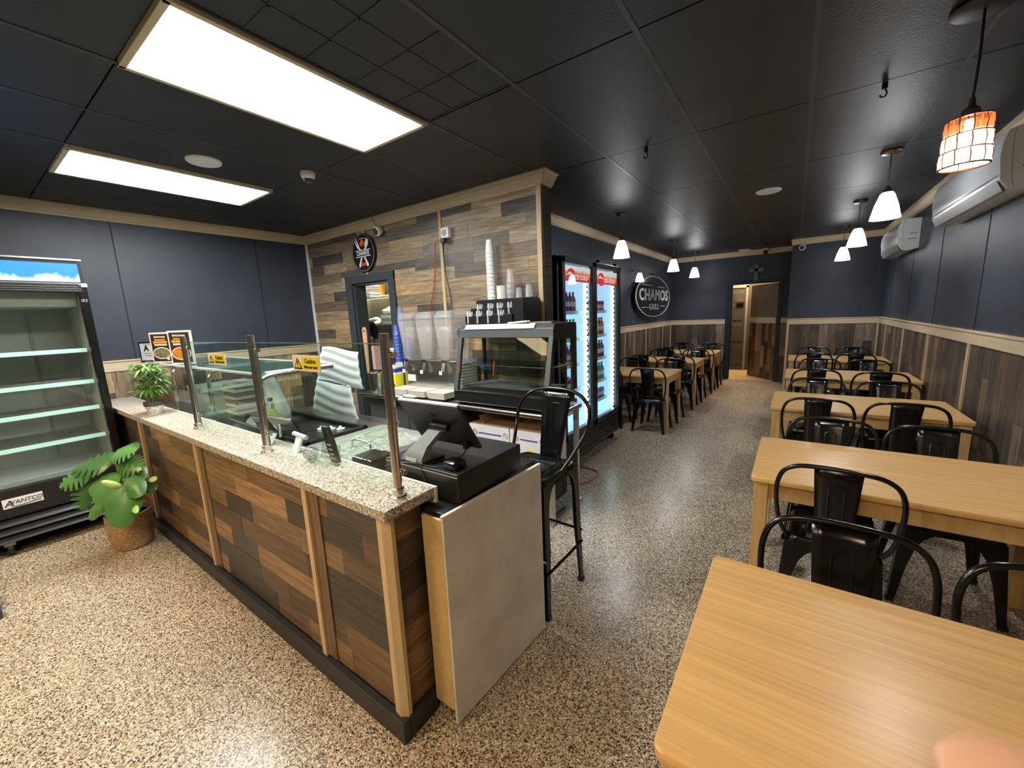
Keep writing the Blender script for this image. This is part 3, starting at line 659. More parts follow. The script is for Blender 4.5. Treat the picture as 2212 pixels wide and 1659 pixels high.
PLA = mat('thin_plastic', (.78, .84, .82), .3)
t = thing('carrier_bag', 'white plastic carrier bag with red-brown print inside the guard', 'bag', (-3.05, 1.35, .905))
bm = B(); rg = []
for z, hx, hy in ((.907, .17, .06), (1.0, .16, .07), (1.12, .12, .055), (1.24, .06, .03), (1.275, .03, .02)):
    rg.append([(-3.12+(hx+.01*math.sin(5*a+z*30))*math.cos(a)-(z-.9)*.25, 1.36+(hy+.008*math.sin(4*a))*math.sin(a), z) for a in (2*PI*k/26 for k in range(26))])
loft(bm, rg); mk('bag', bm, PLA, t, smooth=2)
for k in range(5): mk('printed_line', quadpanel((-3.17-.01*k, 1.287+.006*k, 1.14-.025*k), (1, 0, .3), (0, .1, 1), .12, .008, .002), mat('print_brown', (.35, .14, .10), .6), t)
t = thing('spray_bottle', 'spray bottle with white trigger and yellow-green liquid', 'bottle', (-2.88, 1.22, .905))
mk('body', lathe(B(), [(.036, 0), (.038, .02), (.038, .10), (.028, .125), (.014, .14)], (-2.88, 1.22, .907), 18), mat('lime_liquid', (.55, .58, .16), .25), t, smooth=True)
mk('trigger', loft(B(), [rrect(.016, .012, .004, 1.045, cx=-2.88, cy=1.22), rrect(.038, .012, .004, 1.085, cx=-2.89, cy=1.22), rrect(.03, .010, .004, 1.10, cx=-2.885, cy=1.22)]), WHT, t, label='white spray trigger')
mk('cap', cbx(-2.885, 1.22, 1.11, .03, .022, .022), mat('teal_cap', (.04, .25, .30), .4), t)
blob('plastic_wrap', (-2.99, 1.16, .945), (.075, .05, .045), PLA, 'crumpled clear plastic wrap beside the spray bottle', 'wrap', 3)
blob('plastic_wrap', (-2.78, 1.19, .93), (.045, .035, .025), PLA, 'small crumpled plastic wrap next to the food well', 'wrap', 5)
tag(mk('napkin_sheet', bx(-3.16, -2.93, 1.03, 1.12, .906, .912), mat('pale_sheet', (.70, .76, .75), .5)), 'flat pale sheet lying along the rear of the countertop', 'sheet')
# white bubble bags hanging at the kitchen doorway
for (z0, z1, xa, xb, xc, xd, sd, l) in ((1.12, 1.40, -3.12, -2.66, -3.26, -2.64, 1, 'upper white padded foam sheet roll propped behind the prep table'), (.80, 1.13, -3.26, -2.80, -3.40, -2.72, 2, 'lower white padded foam sheet propped behind the prep table')):
    bm = B(); rows = []
    for r_ in range(25):
        f = r_/24; z = z0+(z1-z0)*f; a = xc+(xa-xc)*f; b_ = xd+(xb-xd)*f
        rows.append([(a+(b_-a)*k/16, 1.78-.0035*math.sin(f*26+k*.22+sd)-.04*f*(1-f), z+.018*math.sin(k*.25+sd)) for k in range(17)])
    loft(bm, rows, caps=False, closed=False)
    bmesh.ops.recalc_face_normals(bm, faces=bm.faces); bmesh.ops.solidify(bm, geom=bm.faces[:], thickness=.012)
    tag(mk('foam_sheet', bm, mat('foam_sheet', (.66, .70, .70), .55), smooth=2), l, 'foam sheet')
t = thing('low_shelf', 'low dark steel shelf cart that holds up the foam sheets', 'cart', (-3.0, 1.9, 0))
mk('shelf', bx(-3.45, -2.6, 1.80, 2.05, .77, .79), DSTEEL, t); [mk('leg', bx(a, a+.03, b_, b_+.03, 0, h_), STEEL, t) for a in (-3.44, -2.64) for b_, h_ in ((1.81, .77), (2.01, 1.36))]
# ---------------------------------------------------------------- things on the countertop
t = thing('potted_bamboo', 'bushy lucky bamboo in a small grey and white patterned pot on the countertop', 'potted plant', (-4.04, .875, .966))
mk('pot', lathe(B(), [(.001, 0), (.042, 0), (.055, .05), (.060, .095), (.055, .095), (.052, .07), (.001, .07)], (-4.04, .875, .967), 28), mat('patterned_pot', (.62, .60, .57), .6, noise=.5, nscale=70), t, smooth=True)
mk('pot_rim', lathe(B(), [(.0565, .066), (.061, .066), (.0625, .098), (.0555, .098)], (-4.04, .875, .967), 28), mat('charcoal_rim', (.07, .07, .075), .6), t, smooth=True)
mk('soil', lathe(B(), [(.001, 0), (.053, 0)], (-4.04, .875, 1.05), 20), mat('soil', (.03, .02, .015), .9), t)
GRN = [mat('leaf_green_%d' % i, c, .35) for i, c in enumerate([(.08, .20, .035), (.14, .32, .06), (.24, .44, .12), (.05, .14, .03)])]
GR = [m for m in GRN]
sb = B()
for k in range(9):
    a = 2*PI*k/9; r = .03
    tube(sb, smoothpts([(-4.04+r*math.cos(a), .875+r*math.sin(a), 1.04), (-4.04+r*math.cos(a+.8), .875+r*math.sin(a+.8), 1.10), (-4.04+r*1.3*math.cos(a+1.4), .875+r*1.3*math.sin(a+1.4), 1.16)], 3), .006, 6)
mk('stem', sb, mat('stem_green', (.16, .25, .06), .4), t, smooth=True)
def leaf(c, d, L_, W_, droop=.4, n=5):
    d = Vector(d).normalized(); sd = d.cross(Vector((0, 0, 1)))
    sd = sd.normalized() if sd.length > .01 else Vector((1, 0, 0)); c = Vector(c)
    bm = B(); A_, B_, C_ = [], [], []
    for i in range(n+1):
        f = i/n; p = c+d*L_*f-Vector((0, 0, 1))*droop*L_*f*f; w_ = W_*math.sin(PI*min(1, f*.92+.08))**.8*.5
        A_.append(bm.verts.new(p-sd*w_+Vector((0, 0, w_*.3)))); B_.append(bm.verts.new(p)); C_.append(bm.verts.new(p+sd*w_+Vector((0, 0, w_*.3))))
    for i in range(n):
        bm.faces.new((A_[i], A_[i+1], B_[i+1], B_[i])); bm.faces.new((B_[i], B_[i+1], C_[i+1], C_[i]))
    return bm
rnd = random.Random(11)
for k in range(330):
    a = rnd.uniform(0, 2*PI); el = rnd.uniform(-.5, 1.1); rr = rnd.uniform(.01, .10); z = 1.14+rnd.uniform(0, .21)
    c = (-4.04+rr*math.cos(a), .88+rr*math.sin(a)*.9, z)
    mk('leaf', leaf(c, (math.cos(a)*math.cos(el), math.sin(a)*math.cos(el), math.sin(el)), rnd.uniform(.045, .085), rnd.uniform(.014, .024), rnd.uniform(.1, .7), 4), rnd.choice(GR), t, smooth=2)
# white easel stands with tablets facing staff
def tilt_tablet(name, cx, cy, z0, w_, h_, tl, label, rz=0, stand=WHT, wedge=True):
    t = thing(name, label, 'tablet', (cx, cy, z0)); x = Vector((math.cos(rz), math.sin(rz), 0)); y = Vector((-math.sin(rz), math.cos(rz), 0))
    u = Vector((0, 0, 1))*math.cos(tl)-y*math.sin(tl)*1.0
    o = Vector((cx, cy, z0))+u*(h_/2)+Vector((0, 0, .012))+y*math.sin(tl)*h_*.5
    mk('screen_body', quadpanel(o, x, u, w_, h_, .011), BLKP, t)
    mk('rim', quadpanel(o+u*(h_/2-.002), x, u, w_, .004, .0115), STEEL, t)
    return t, o, x, u, y
t, o, x, u, y = tilt_tablet('order_tablet', -2.28, 1.035, .966, .22, .15, .5, 'black order tablet leaning on a white stand behind the middle glass post', .1)
mk('stand', loft(B(), [[Vector((-2.04+a, .93+b, .967)) for a, b in ((0, 0), (.045, .0), (.045, .012), (0, .012))], [Vector((-2.07+a, .975+b, 1.04)) for a, b in ((0, 0), (.055, .0), (.055, .012), (0, .012))]]), WHT, t, label='white stand foot')
mk('stand', tube(B(), [(-2.10, .98, 1.045), (-1.99, .985, 1.035)], .012, 10), WHT, t)
mk('stylus', tube(B(), [(-2.30, 1.0, .99), (-2.33, 1.02, 1.08)], .007, 6), WHT, t, label='white stylus')
t, o, x, u, y = tilt_tablet('payment_tablet', -2.62, 1.055, .966, .17, .10, .5, 'small black tablet on a white stand, between the left and middle posts', .1)
mk('stand', loft(B(), [[Vector((-2.37+a, .905+b, .967)) for a, b in ((0, 0), (.10, .0), (.10, .03), (0, .03))], [Vector((-2.33+a, .95+b, 1.015)) for a, b in ((0, 0), (.04, .0), (.04, .03), (0, .03))]]), WHT, t, label='white wedge foot')
# cordless phone in a clear holder
t = thing('phone_holder', 'clear acrylic holder on the countertop with a black cordless phone', 'holder', (-1.76, .93, .966))
mk('tray', loft(B(), [rrect(.075, .035, .01, .967, cx=-1.75, cy=.935), rrect(.08, .045, .01, .995, cx=-1.75, cy=.94)], caps=False), glass('acrylic', (.80, .84, .83), .5), t)
mk('back', quadpanel((-1.74, .965, 1.01), (1, 0, 0), (0, .25, 1), .15, .08, .003), glass('acrylic', (.80, .84, .83), .5), t)
t = thing('cordless_phone', 'black cordless phone standing tilted in the clear acrylic holder', 'phone', (-1.73, .94, .97))
mk('body', loft(B(), [[(-1.668+a, .945+b, .978) for a, b in ((-.024, -.012), (.024, -.012), (.024, .012), (-.024, .012))], [(-1.735+a, .965+b, 1.06) for a, b in ((-.026, -.013), (.026, -.013), (.026, .013), (-.026, .013))], [(-1.79+a, .98+b, 1.125) for a, b in ((-.022, -.012), (.022, -.012), (.022, .012), (-.022, .012))]]), BLKP, t, bevel=.004)
for i in range(4):
    for j in range(3): mk('key', cbx(-1.676-.015*i+.011*(j-1), .9370+.0042*i, .995+.018*i, .007, .004, .009), GREYP, t)
t = thing('glass_jar', 'round clear glass ornament beside the phone holder', 'glass jar', (-1.84, .925, .966))
mk('bowl', lathe(B(), [(.001, 0), (.02, .002), (.034, .018), (.036, .034), (.028, .052), (.012, .060), (.001, .061)], (-1.845, .925, .967), 22), glass('jar_glass', (.70, .72, .72), .6, .05), t, smooth=2)
t = thing('tape_dispenser', 'small clear plastic tape holder on the countertop', 'tape dispenser', (-1.78, .90, .966))
mk('ring', tube(B(), [(-1.785+.0*k, .900+.016*math.cos(2*PI*k/16), .987+.016*math.sin(2*PI*k/16)) for k in range(16)], .005, 8, True), glass('acrylic', (.80, .84, .83), .5), t, smooth=2)
# router box with cable on end worktop
t = thing('card_reader_box', 'flat glossy black box with a looped cable on the worktop', 'box', (-1.64, 1.11, .895))
mk('body', bx(-1.715, -1.565, 1.05, 1.18, .90, .965), BLK, t, bevel=.006)
mk('cable', tube(B(), smoothpts([(-1.62, 1.045, .91), (-1.615, 1.046, .965), (-1.60, 1.09, .985), (-1.56, 1.15, .98), (-1.50, 1.15, .90)]), .0025, 6), BLKM, t)
# cash drawer and POS terminal
t = thing('till', 'wide black metal cash drawer under the register screen', 'cash drawer', (-1.2, 1.24, .893))
mk('body', bx(-1.42, -1.0, 1.03, 1.455, .905, 1.018), mat('powder_black', (.012, .012, .013), .38), t, bevel=.003)
mk('foot', box(box(box(bx(-1.40, -1.37, 1.05, 1.08, .893, .905), -1.05, -1.02, 1.05, 1.08, .893, .905), -1.40, -1.37, 1.40, 1.43, .893, .905), -1.05, -1.02, 1.40, 1.43, .893, .905), BLKM, t)
mk('front_edge', bx(-1.418, -1.002, 1.0285, 1.0305, 1.004, 1.008), GREYP, t)
t = thing('register_screen', 'black point of sale screen on a grey stand, seen from behind', 'register', (-1.26, 1.12, 1.018))
c0, c1, c2, c3 = Vector((-1.43, 1.13, 1.250)), Vector((-1.075, 1.13, 1.252)), Vector((-1.043, 1.225, 1.058)), Vector((-1.395, 1.225, 1.055))
nrm = (c1-c0).cross(c3-c0).normalized()
if nrm.y < 0: nrm = -nrm
mk('screen', loft(B(), [[c0, c1, c2, c3], [c0+nrm*.012, c1+nrm*.012, c2+nrm*.012, c3+nrm*.012]]), mat('screen_back', (.018, .018, .019), .32), t)
mk('rim', loft(B(), [[c0+(0*nrm), c1, c1+nrm*.013, c0+nrm*.013], [c0+Vector((0, -.002, .006)), c1+Vector((0, -.002, .006)), c1+nrm*.013+Vector((0, 0, .006)), c0+nrm*.013+Vector((0, 0, .006))]]), WHT, t)
mk('logo_disc', loft(B(), [[c0.lerp(c1, .5)+(c3-c0)*.28+(c1-c0).normalized()*.013*math.cos(a)+(c3-c0).normalized()*.013*math.sin(a)-nrm*k for a in (2*PI*i/18 for i in range(18))] for k in (0, .001)]), BLK, t)
mk('hinge', tube(B(), [(-1.265, 1.165, 1.150), (-1.165, 1.165, 1.148)], .014, 12), BLKP, t, smooth=True)
STG = mat('stand_grey', (.23, .25, .26), .35)
mk('stand', loft(B(), [[(-1.325, 1.035, 1.022), (-1.20, 1.035, 1.022), (-1.20, 1.09, 1.022), (-1.325, 1.09, 1.022)], [(-1.315, 1.04, 1.045), (-1.20, 1.04, 1.045), (-1.20, 1.085, 1.045), (-1.315, 1.085, 1.045)], [(-1.28, 1.07, 1.085), (-1.20, 1.07, 1.085), (-1.20, 1.10, 1.08), (-1.28, 1.10, 1.08)], [(-1.25, 1.13, 1.14), (-1.18, 1.13, 1.14), (-1.18, 1.155, 1.135), (-1.25, 1.155, 1.135)]]), STG, t, smooth=True)
mk('base', bx(-1.33, -1.19, 1.032, 1.16, 1.018, 1.028), BLKP, t, bevel=.004)
text('lettering', 'toast', .030, WHT, t, (-1.262, 1.0355, 1.036), (1, 0, -.02), (0, .2, 1), .0006, bold=.0006)
mk('plug', cbx(-1.10, 1.20, 1.075, .022, .02, .035), BLKM, t)
mk('cable', tube(B(), smoothpts([(-1.10, 1.20, 1.06), (-1.12, 1.19, 1.024), (-1.15, 1.15, 1.021), (-1.20, 1.05, 1.021), (-1.30, 1.025, 1.018), (-1.42, 1.02, .98)]), .0028, 6), BLKM, t)
t = thing('card_reader', 'small rounded black card reader sitting on the cash drawer', 'card reader', (-1.065, 1.085, 1.018))
mk('body', loft(B(), [rrect(.034, .034, .012, 1.019, cx=-1.065, cy=1.085), rrect(.036, .036, .012, 1.035, cx=-1.065, cy=1.085), rrect(.034, .034, .012, 1.048, cx=-1.065, cy=1.085), rrect(.026, .026, .010, 1.053, cx=-1.065, cy=1.085)]), BLK, t, smooth=True)
mk('cable', tube(B(), smoothpts([(-1.09, 1.075, 1.022), (-1.13, 1.05, 1.021), (-1.18, 1.04, 1.021), (-1.20, 1.033, 1.020), (-1.18, 1.024, .98), (-1.15, 1.020, .94)]), .0025, 6), BLKM, t)
# cable hanging in the gap between counter and panel
tag(mk('hanging_cable', tube(B(), smoothpts([(-1.125, .985, .89), (-1.118, .975, .78), (-1.122, .98, .6), (-1.115, .975, .45), (-1.12, .98, .3), (-1.12, .99, .05)]), .006, 6), BLKM), 'black cable hanging in the gap between plank counter and white panel', 'cable')
# ---------------------------------------------------------------- back table with warmer, juice dispenser
bt = thing('work_table', 'long stainless work table against the plank wall', 'table', (-2.6, 2.7, 0))
mk('top', bx(-3.75, -1.40, 2.46, 2.965, .83, .868), STEEL, bt, bevel=.01)
mk('cabinet', bx(-3.70, -2.45, 2.55, 2.95, .12, .83), mat('grey_cabinet', (.10, .10, .10), .45, .3), bt)
mk('cabinet_door', bx(-3.68, -3.08, 2.54, 2.552, .15, .80), mat('grey_cabinet2', (.13, .13, .13), .4, .4), bt); mk('cabinet_door', bx(-3.06, -2.47, 2.54, 2.552, .15, .80), mat('grey_cabinet2', (.13, .13, .13), .4, .4), bt)
for x, y in ((-1.44, 2.50), (-1.44, 2.93), (-2.40, 2.50)):
    mk('leg', bx(x-.018, x+.018, y-.018, y+.018, .02, .83), STEEL, bt)
mk('foot_rail', bx(-1.47, -1.41, 2.44, 2.97, 0, .03), STEEL, bt)
mk('brace', bx(-2.42, -1.42, 2.92, 2.94, .25, .28), STEEL, bt)
# food warmer
wm = thing('food_warmer', 'black countertop glass food warmer with slanted front doors', 'food warmer', (-1.93, 2.73, .87))
WX0, WX1 = -2.40, -1.455
mk('base', bx(WX0, WX1, 2.50, 2.95, .885, .985), BLKP, wm, bevel=.008)
for x in (WX0+.06, WX1-.06): mk('foot', box(bx(x-.02, x+.02, 2.53, 2.57, .868, .885), x-.02, x+.02, 2.88, 2.92, .868, .885), BLKM, wm)
GRF = mat('graphite_trim', (.10, .11, .12), .35, .3)
mk('hood', loft(B(), [[(x, 2.60, 1.43), (x, 2.608, 1.50), (x, 2.64, 1.535), (x, 2.95, 1.535), (x, 2.95, 1.43)] for x in (WX0+.02, WX1)]), GRF, wm, bevel=.004)
mk('hood_side', bx(WX1-.005, WX1+.004, 2.625, 2.955, 1.41, 1.53), BLKP, wm)
for x in (WX0+.0, WX1-.045):
    mk('front_post', loft(B(), [[(x, 2.50, .985), (x+.045, 2.50, .985), (x+.045, 2.53, .985), (x, 2.53, .985)], [(x+.01, 2.60, 1.44), (x+.055-.01, 2.60, 1.44), (x+.045, 2.63, 1.44), (x+.01, 2.63, 1.44)]]), GRF, wm)
mk('rear_post', bx(WX1-.025, WX1, 2.925, 2.99, .985, 1.53), BLKP, wm); mk('rear_post', bx(WX0, WX0+.025, 2.925, 2.95, .985, 1.44), BLKP, wm)  # right post stretched back to the wall to block grazing lamp light
def slant(x0, x1, z0=.99, z1=1.43, off=0):
    f = lambda z: 2.505+(z-.985)/.455*.10+off
    return loft(B(), [[(x0, f(z0), z0), (x1, f(z0), z0), (x1, f(z1), z1), (x0, f(z1), z1)], [(x0, f(z0)+.004, z0), (x1, f(z0)+.004, z0), (x1, f(z1)+.004, z1), (x0, f(z1)+.004, z1)]])
for a, b_, of in ((WX0+.05, -1.93, 0), (-1.95, WX1-.05, .008)):
    mk('sliding_door', slant(a, b_, off=of), GL, wm)
mk('door_handle', tube(B(), [(-1.965, 2.515, 1.13), (-1.965, 2.535, 1.25)], .006, 8), mat('amber_grip', (.25, .06, .03), .3), wm); mk('door_handle', tube(B(), [(WX0+.065, 2.515, 1.13), (WX0+.065, 2.535, 1.25)], .006, 8), mat('amber_grip', (.25, .06, .03), .3), wm)
mk('side_glass', bx(WX1-.004, WX1, 2.56, 2.925, .99, 1.42), GL, wm); mk('back_glass', bx(WX0+.03, WX1-.03, 2.94, 2.945, .99, 1.43), GL, wm)
sh_ = mk('shelf', bx(WX0+.05, WX1-.03, 2.60, 2.92, 1.205, 1.212), glass('shelf_pane', (.80, .92, .90), .6), wm)
for k in range(4): mk('shelf_rod', tube(B(), [(WX0+.05+.29*k, 2.59, 1.20), (WX0+.05+.29*k, 2.93, 1.20)], .004, 6), CHR, wm)
mk('shelf_rail', tube(B(), [(WX0+.04, 2.59, 1.198), (WX1-.03, 2.59, 1.198)], .005, 6), CHR, wm)
for k in range(14): mk('rack_rod', tube(B(), [(WX0+.06, 2.57+.026*k, 1.02), (WX1-.06, 2.57+.026*k, 1.02)], .003, 5), BLKM, wm)
for x in (WX0+.04, WX1-.03): mk('bolt', lathe(B(), [(.001, -.006), (.007, -.004), (.007, 0)], (x, 2.50, .985), 10, 'y'), CHR, wm)
mk('curved_corner', tube(B(), [(WX0+.012, 2.62, 1.47), (WX0+.012, 2.95, 1.47)], .045, 16), GRF, wm, smooth=True)
mk('lower_tray_edge', bx(WX0+.04, WX1-.04, 2.49, 2.505, .985, .993), STEEL, wm)
tag(mk('light_strip_paper', quadpanel((-1.97, 2.615, 1.538-.018), (1, 0, 0), (0, .5, .6), .70, .05, .002), WHT), 'white paper strip along the front top edge of the food warmer', 'paper')
t = thing('food_tray', 'small foil of food on the warmer floor', 'food', (-1.72, 2.72, 1.024)); mk('foil', lathe(B(), [(.001, 0), (.04, 0), (.06, .012)], (-1.72, 2.72, 1.025), 16), mat('foil_gold', (.7, .6, .3), .25, 1), t)
# cup and cutlery organiser on the warmer
og = thing('cutlery_organiser', 'black stepped cutlery and cup organiser on top of the warmer', 'organiser', (-2.1, 2.76, 1.537))
mk('tier', bx(-2.36, -1.86, 2.66, 2.74, 1.54, 1.62), BLKP, og, bevel=.004); mk('tier', bx(-2.36, -1.86, 2.74, 2.82, 1.54, 1.68), BLKP, og, bevel=.004); mk('tier', bx(-2.36, -1.78, 2.82, 2.94, 1.54, 1.75), BLKP, og, bevel=.004)
mk('side', bx(-1.87, -1.76, 2.68, 2.94, 1.54, 1.74), BLKP, og, bevel=.004)
FRO = mat('frosted_cup', (.80, .82, .82), .3); CLR = cloudy('clear_cup', (.80, .82, .84), .35, .12)
def cupstack(x, y, z0, n, r, m, label, step=.034, inv=True):
    t = thing('cup_stack', label, 'cup stack', (x, y, z0))
    for k in range(n):
        z = z0+step*k
        if k < n-1: prof = [(r, z), (r+.0035, z+.004), (r, z+.010), (r*.97, z+step+.003)]
        else: prof = [(r, z), (r+.0035, z+.004), (r, z+.010), (r*.72, z+.115), (.001, z+.116)]
        mk('cup', lathe(B(), prof, (x, y, 0), 22), m, t, smooth=True)
    return t
cupstack(-2.215, 2.87, 1.70, 14, .038, FRO, 'tall upside-down stack of white cups in the organiser')
cupstack(-2.00, 2.86, 1.74, 4, .036, CLR, 'stack of clear plastic cups rising from the organiser', step=.045)
cupstack(-1.93, 2.88, 1.72, 1, .032, CLR, 'short clear cup at the right of the organiser')
cupstack(-1.83, 2.88, 1.74, 1, .034, CLR, 'clear cup at the right rear corner of the organiser')
tag(mk('cup_lid_sleeve', lathe(B(), [(.001, 0), (.046, 0), (.048, .11), (.001, .115)], (-2.10, 2.87, 1.75), 22), OFFW, smooth=True), 'plain white sleeve of lids between the cup stacks', 'lids')
nfork = 0
names = ['nearest the dispenser', 'second from the dispenser', 'in the middle', 'next to the middle', 'second from the fridge', 'nearest the fridge']
for r_, (y, z, xs) in enumerate(((2.655, 1.62, (-2.32, -2.215, -2.10, -1.985)), (2.735, 1.68, (-2.27, -2.15, -2.05, -1.94)))):
    for i, x in enumerate(xs):
        t = tag(mk('cutlery_bundle', (lambda bm: ([tube(bm, [(x+dx_, y+.004*q, z-.07 if q == 0 else z-.01), (x+dx_*1.3, y+.004*q, z+.01), (x+dx_*1.3, y+.002+.004*q, z+.03+.006*(q%2))], .006, 7, rads=[.010, .008, .005]) for q, dx_ in enumerate((0, .016, .030, -.012))], bm)[1])(B()), cloudy('clear_cutlery', (.75, .78, .80), .55, .12)),
            'clear plastic cutlery bundle in the %s row of the organiser, %s from the left' % ('front' if r_ == 0 else 'second', ('first', 'second', 'third', 'fourth')[i]), 'cutlery', 'cutlery in the organiser')
tag(mk('cash_tray', bx(-1.72, -1.50, 2.66, 2.80, 1.537, 1.548), mat('kraft2', (.30, .22, .16), .6)), 'thin brown card lying on the warmer beside the organiser', 'card')
tag(mk('white_rack', tube(tube(B(), [(-1.88, 2.63, 1.545), (-1.68, 2.61, 1.555)], .007, 8), [(-1.88, 2.66, 1.545), (-1.68, 2.64, 1.555)], .007, 8), WHT), 'thin white roller lying at the front of the warmer top', 'roller')
# juice dispenser
jd = thing('juice_dispenser', 'stainless three-bowl cold drink dispenser with cloudy clear tanks', 'drink dispenser', (-2.9, 2.77, .87))
mk('body', bx(-3.22, -2.50, 2.66, 2.95, .90, 1.215), STEEL, jd, bevel=.006)
mk('side_vent', bx(-2.50, -2.485, 2.67, 2.94, .93, 1.21), OFFW, jd)
for k in range(9): mk('louver', bx(-2.485, -2.478, 2.69, 2.92, .95+.028*k, .965+.028*k), OFFW, jd)
CLD = cloudy('cloudy_tank', (.70, .68, .65), .30, .25)
for k in range(3):
    x0 = -3.25+.255*k
    mk('tank', loft(B(), [rrect(.085, .11, .02, 1.215, cx=x0+.115, cy=2.78), rrect(.118, .14, .03, 1.60, cx=x0+.10, cy=2.79)]), CLD, jd, smooth=2)
    mk('tank_lid', loft(B(), [rrect(.12, .142, .03, 1.60, cx=x0+.10, cy=2.79), rrect(.115, .137, .03, 1.625, cx=x0+.10, cy=2.79), rrect(.095, .117, .03, 1.67, cx=x0+.10, cy=2.80), rrect(.088, .11, .03, 1.675, cx=x0+.10, cy=2.80)]), CLD, jd, smooth=2)
    mk('valve', loft(B(), [rrect(.032, .02, .006, 1.205, cx=x0+.115, cy=2.64), rrect(.03, .035, .006, 1.225, cx=x0+.115, cy=2.65)]), CHR, jd)
    mk('lever', loft(B(), [[(x0+.09, 2.635, 1.205), (x0+.13, 2.635, 1.205), (x0+.13, 2.645, 1.205), (x0+.09, 2.645, 1.205)], [(x0+.10, 2.60, 1.12), (x0+.135, 2.60, 1.12), (x0+.135, 2.61, 1.12), (x0+.10, 2.61, 1.12)]]), CHR, jd)
    mk('valve_label', bx(x0+.075, x0+.11, 2.598, 2.602, 1.09, 1.125), WHT, jd)
    mk('drip_tray', loft(B(), [rrect(.105, .09, .01, .885, cx=x0+.12, cy=2.58), rrect(.118, .10, .01, .945, cx=x0+.12, cy=2.58)]), mat('cream_tray', (.66, .62, .52), .45), jd, bevel=.003)
mk('spec_label', bx(-3.17, -3.06, 2.655, 2.66, 1.0, 1.065), WHT, jd)
mk('brand_mark', bx(-2.60, -2.53, 2.655, 2.66, .995, 1.002), mat('sky_blue', (.1, .4, .7), .5), jd)
# detergent carton, mitt, board, bucket, blue cups
t = thing('detergent_box', 'yellow and white box with a blue band and a scoop of handle', 'box', (-3.38, 2.62, .868))
mk('carton', bx(-3.42, -3.27, 2.58, 2.68, .869, 1.15), mat('box_white', (.82, .83, .85), .5), t)
mk('yellow_band', bx(-3.421, -3.269, 2.579, 2.681, .93, 1.065), mat('box_yellow', (.80, .72, .01), .5), t)
mk('blue_band', bx(-3.421, -3.269, 2.579, 2.681, 1.085, 1.125), mat('box_blue', (.03, .04, .35), .5), t)
mk('cup_print', prism(B(), [(-3.325, .90), (-3.29, .90), (-3.283, .965), (-3.333, .965)], 2.577, 2.579, lambda a, b, h: (a, h, b)), mat('box_blue', (.03, .04, .35), .5), t)
mk('brand_disc', lathe(B(), [(.001, -.002), (.013, -.001), (.013, 0)], (-3.395, 2.578, 1.105), 16, 'y'), WHT, t)
mk('print_line', box(bx(-3.37, -3.29, 2.577, 2.579, 1.098, 1.112), -3.40, -3.33, 2.577, 2.579, .885, .905), GREYP, t)
mk('flap', quadpanel((-3.27, 2.64, 1.16), (0, 1, 0), (-.4, 0, 1), .09, .05, .003), WHT, t)
blob('cleaning_cloth', (-2.96, 2.50, .885), (.10, .035, .018), mat('cloth_cream', (.66, .66, .56), .8), 'folded cream cloth on the work table in front of the dispenser', 'cloth', 9, amp=.15)
tag(mk('cutting_board', bx(-3.28, -3.06, 2.48, 2.56, .869, .878), WHT), 'small white board on the work table beside the cloth', 'board')
t = thing('steel_pitcher', 'stainless bucket on the left end of the work table', 'bucket', (-3.58, 2.56, .868))
mk('body', lathe(B(), [(.001, 0), (.055, 0), (.075, .17), (.079, .21), (.075, .21), (.05, .01)], (-3.56, 2.56, .869), 26), STEEL, t, smooth=True)
mk('rim', tube(B(), [(-3.56+.078*math.cos(2*PI*k/24), 2.56+.078*math.sin(2*PI*k/24), 1.078) for k in range(24)], .004, 6, True), CHR, t, smooth=2)
BLU = mat('blue_cup', (.05, .11, .42), .25); BLC = cloudy('blue_clear', (.30, .38, .66), .45, .15)
cupstack(-3.46, 2.80, .869, 17, .042, BLU, 'tall stack of translucent blue cups, left one beside the doorway', step=.036)
cupstack(-3.36, 2.86, .869, 13, .040, BLU, 'shorter stack of blue cups next to the drink dispenser', step=.036)
cupstack(-3.475, 2.88, .869, 22, .036, BLC, 'tallest stack of clear bluish cups by the kitchen doorway', step=.036)
t = thing('cutting_paddle', 'long wooden paddle standing in front of the kitchen doorway', 'paddle', (-3.75, 2.6, .9))
mk('blade', loft(B(), [[(-3.60+a, 2.50+b, z) for a, b in ((-w_, 0), (w_, 0), (w_, .012), (-w_, .012))] for z, w_ in ((1.08, .016), (1.2, .022), (1.45, .032), (1.52, .032), (1.55, .018))]), mat('paddle_wood', (.52, .29, .17), .5), t)
mk('hole', lathe(B(), [(.001, -.002), (.011, -.001), (.011, 0)], (-3.60, 2.499, 1.51), 14, 'y'), BLKM, t)
tag(mk('hanging_towel', loft(B(), [rrect(.05, .02, .005, z, cx=-3.60+.0*z, cy=2.62) for z in (1.10, 1.35)]), mat('pink_towel', (.62, .35, .33), .9, noise=.3, nscale=80)), 'pink and grey towel hanging behind the wooden paddle', 'towel')
t = thing('frying_pan', 'black frying pan standing on the cabinet in the kitchen doorway', 'pan', (-4.8, 3.6, 1.45))
mk('pan', lathe(B(), [(.001, .04), (.10, .04), (.13, 0), (.135, 0), (.105, .048), (.001, .048)], (-4.83, 3.48, 1.47), 28, 'y'), BLKM, t, smooth=True)
mk('handle', tube(B(), [(-4.83, 3.50, 1.34), (-4.81, 3.50, 1.23)], .01, 8), mat('maroon_handle', (.12, .03, .02), .4), t)
tag(mk('sauce_bottle', lathe(B(), [(.001, 0), (.032, 0), (.032, .2), (.012, .3), (.012, .36), (.001, .36)], (-3.36, 2.66, .869), 18), mat('dark_sauce', (.07, .015, .012), .2), smooth=True), 'tall dark red bottle between the steel post and the blue cups', 'bottle')
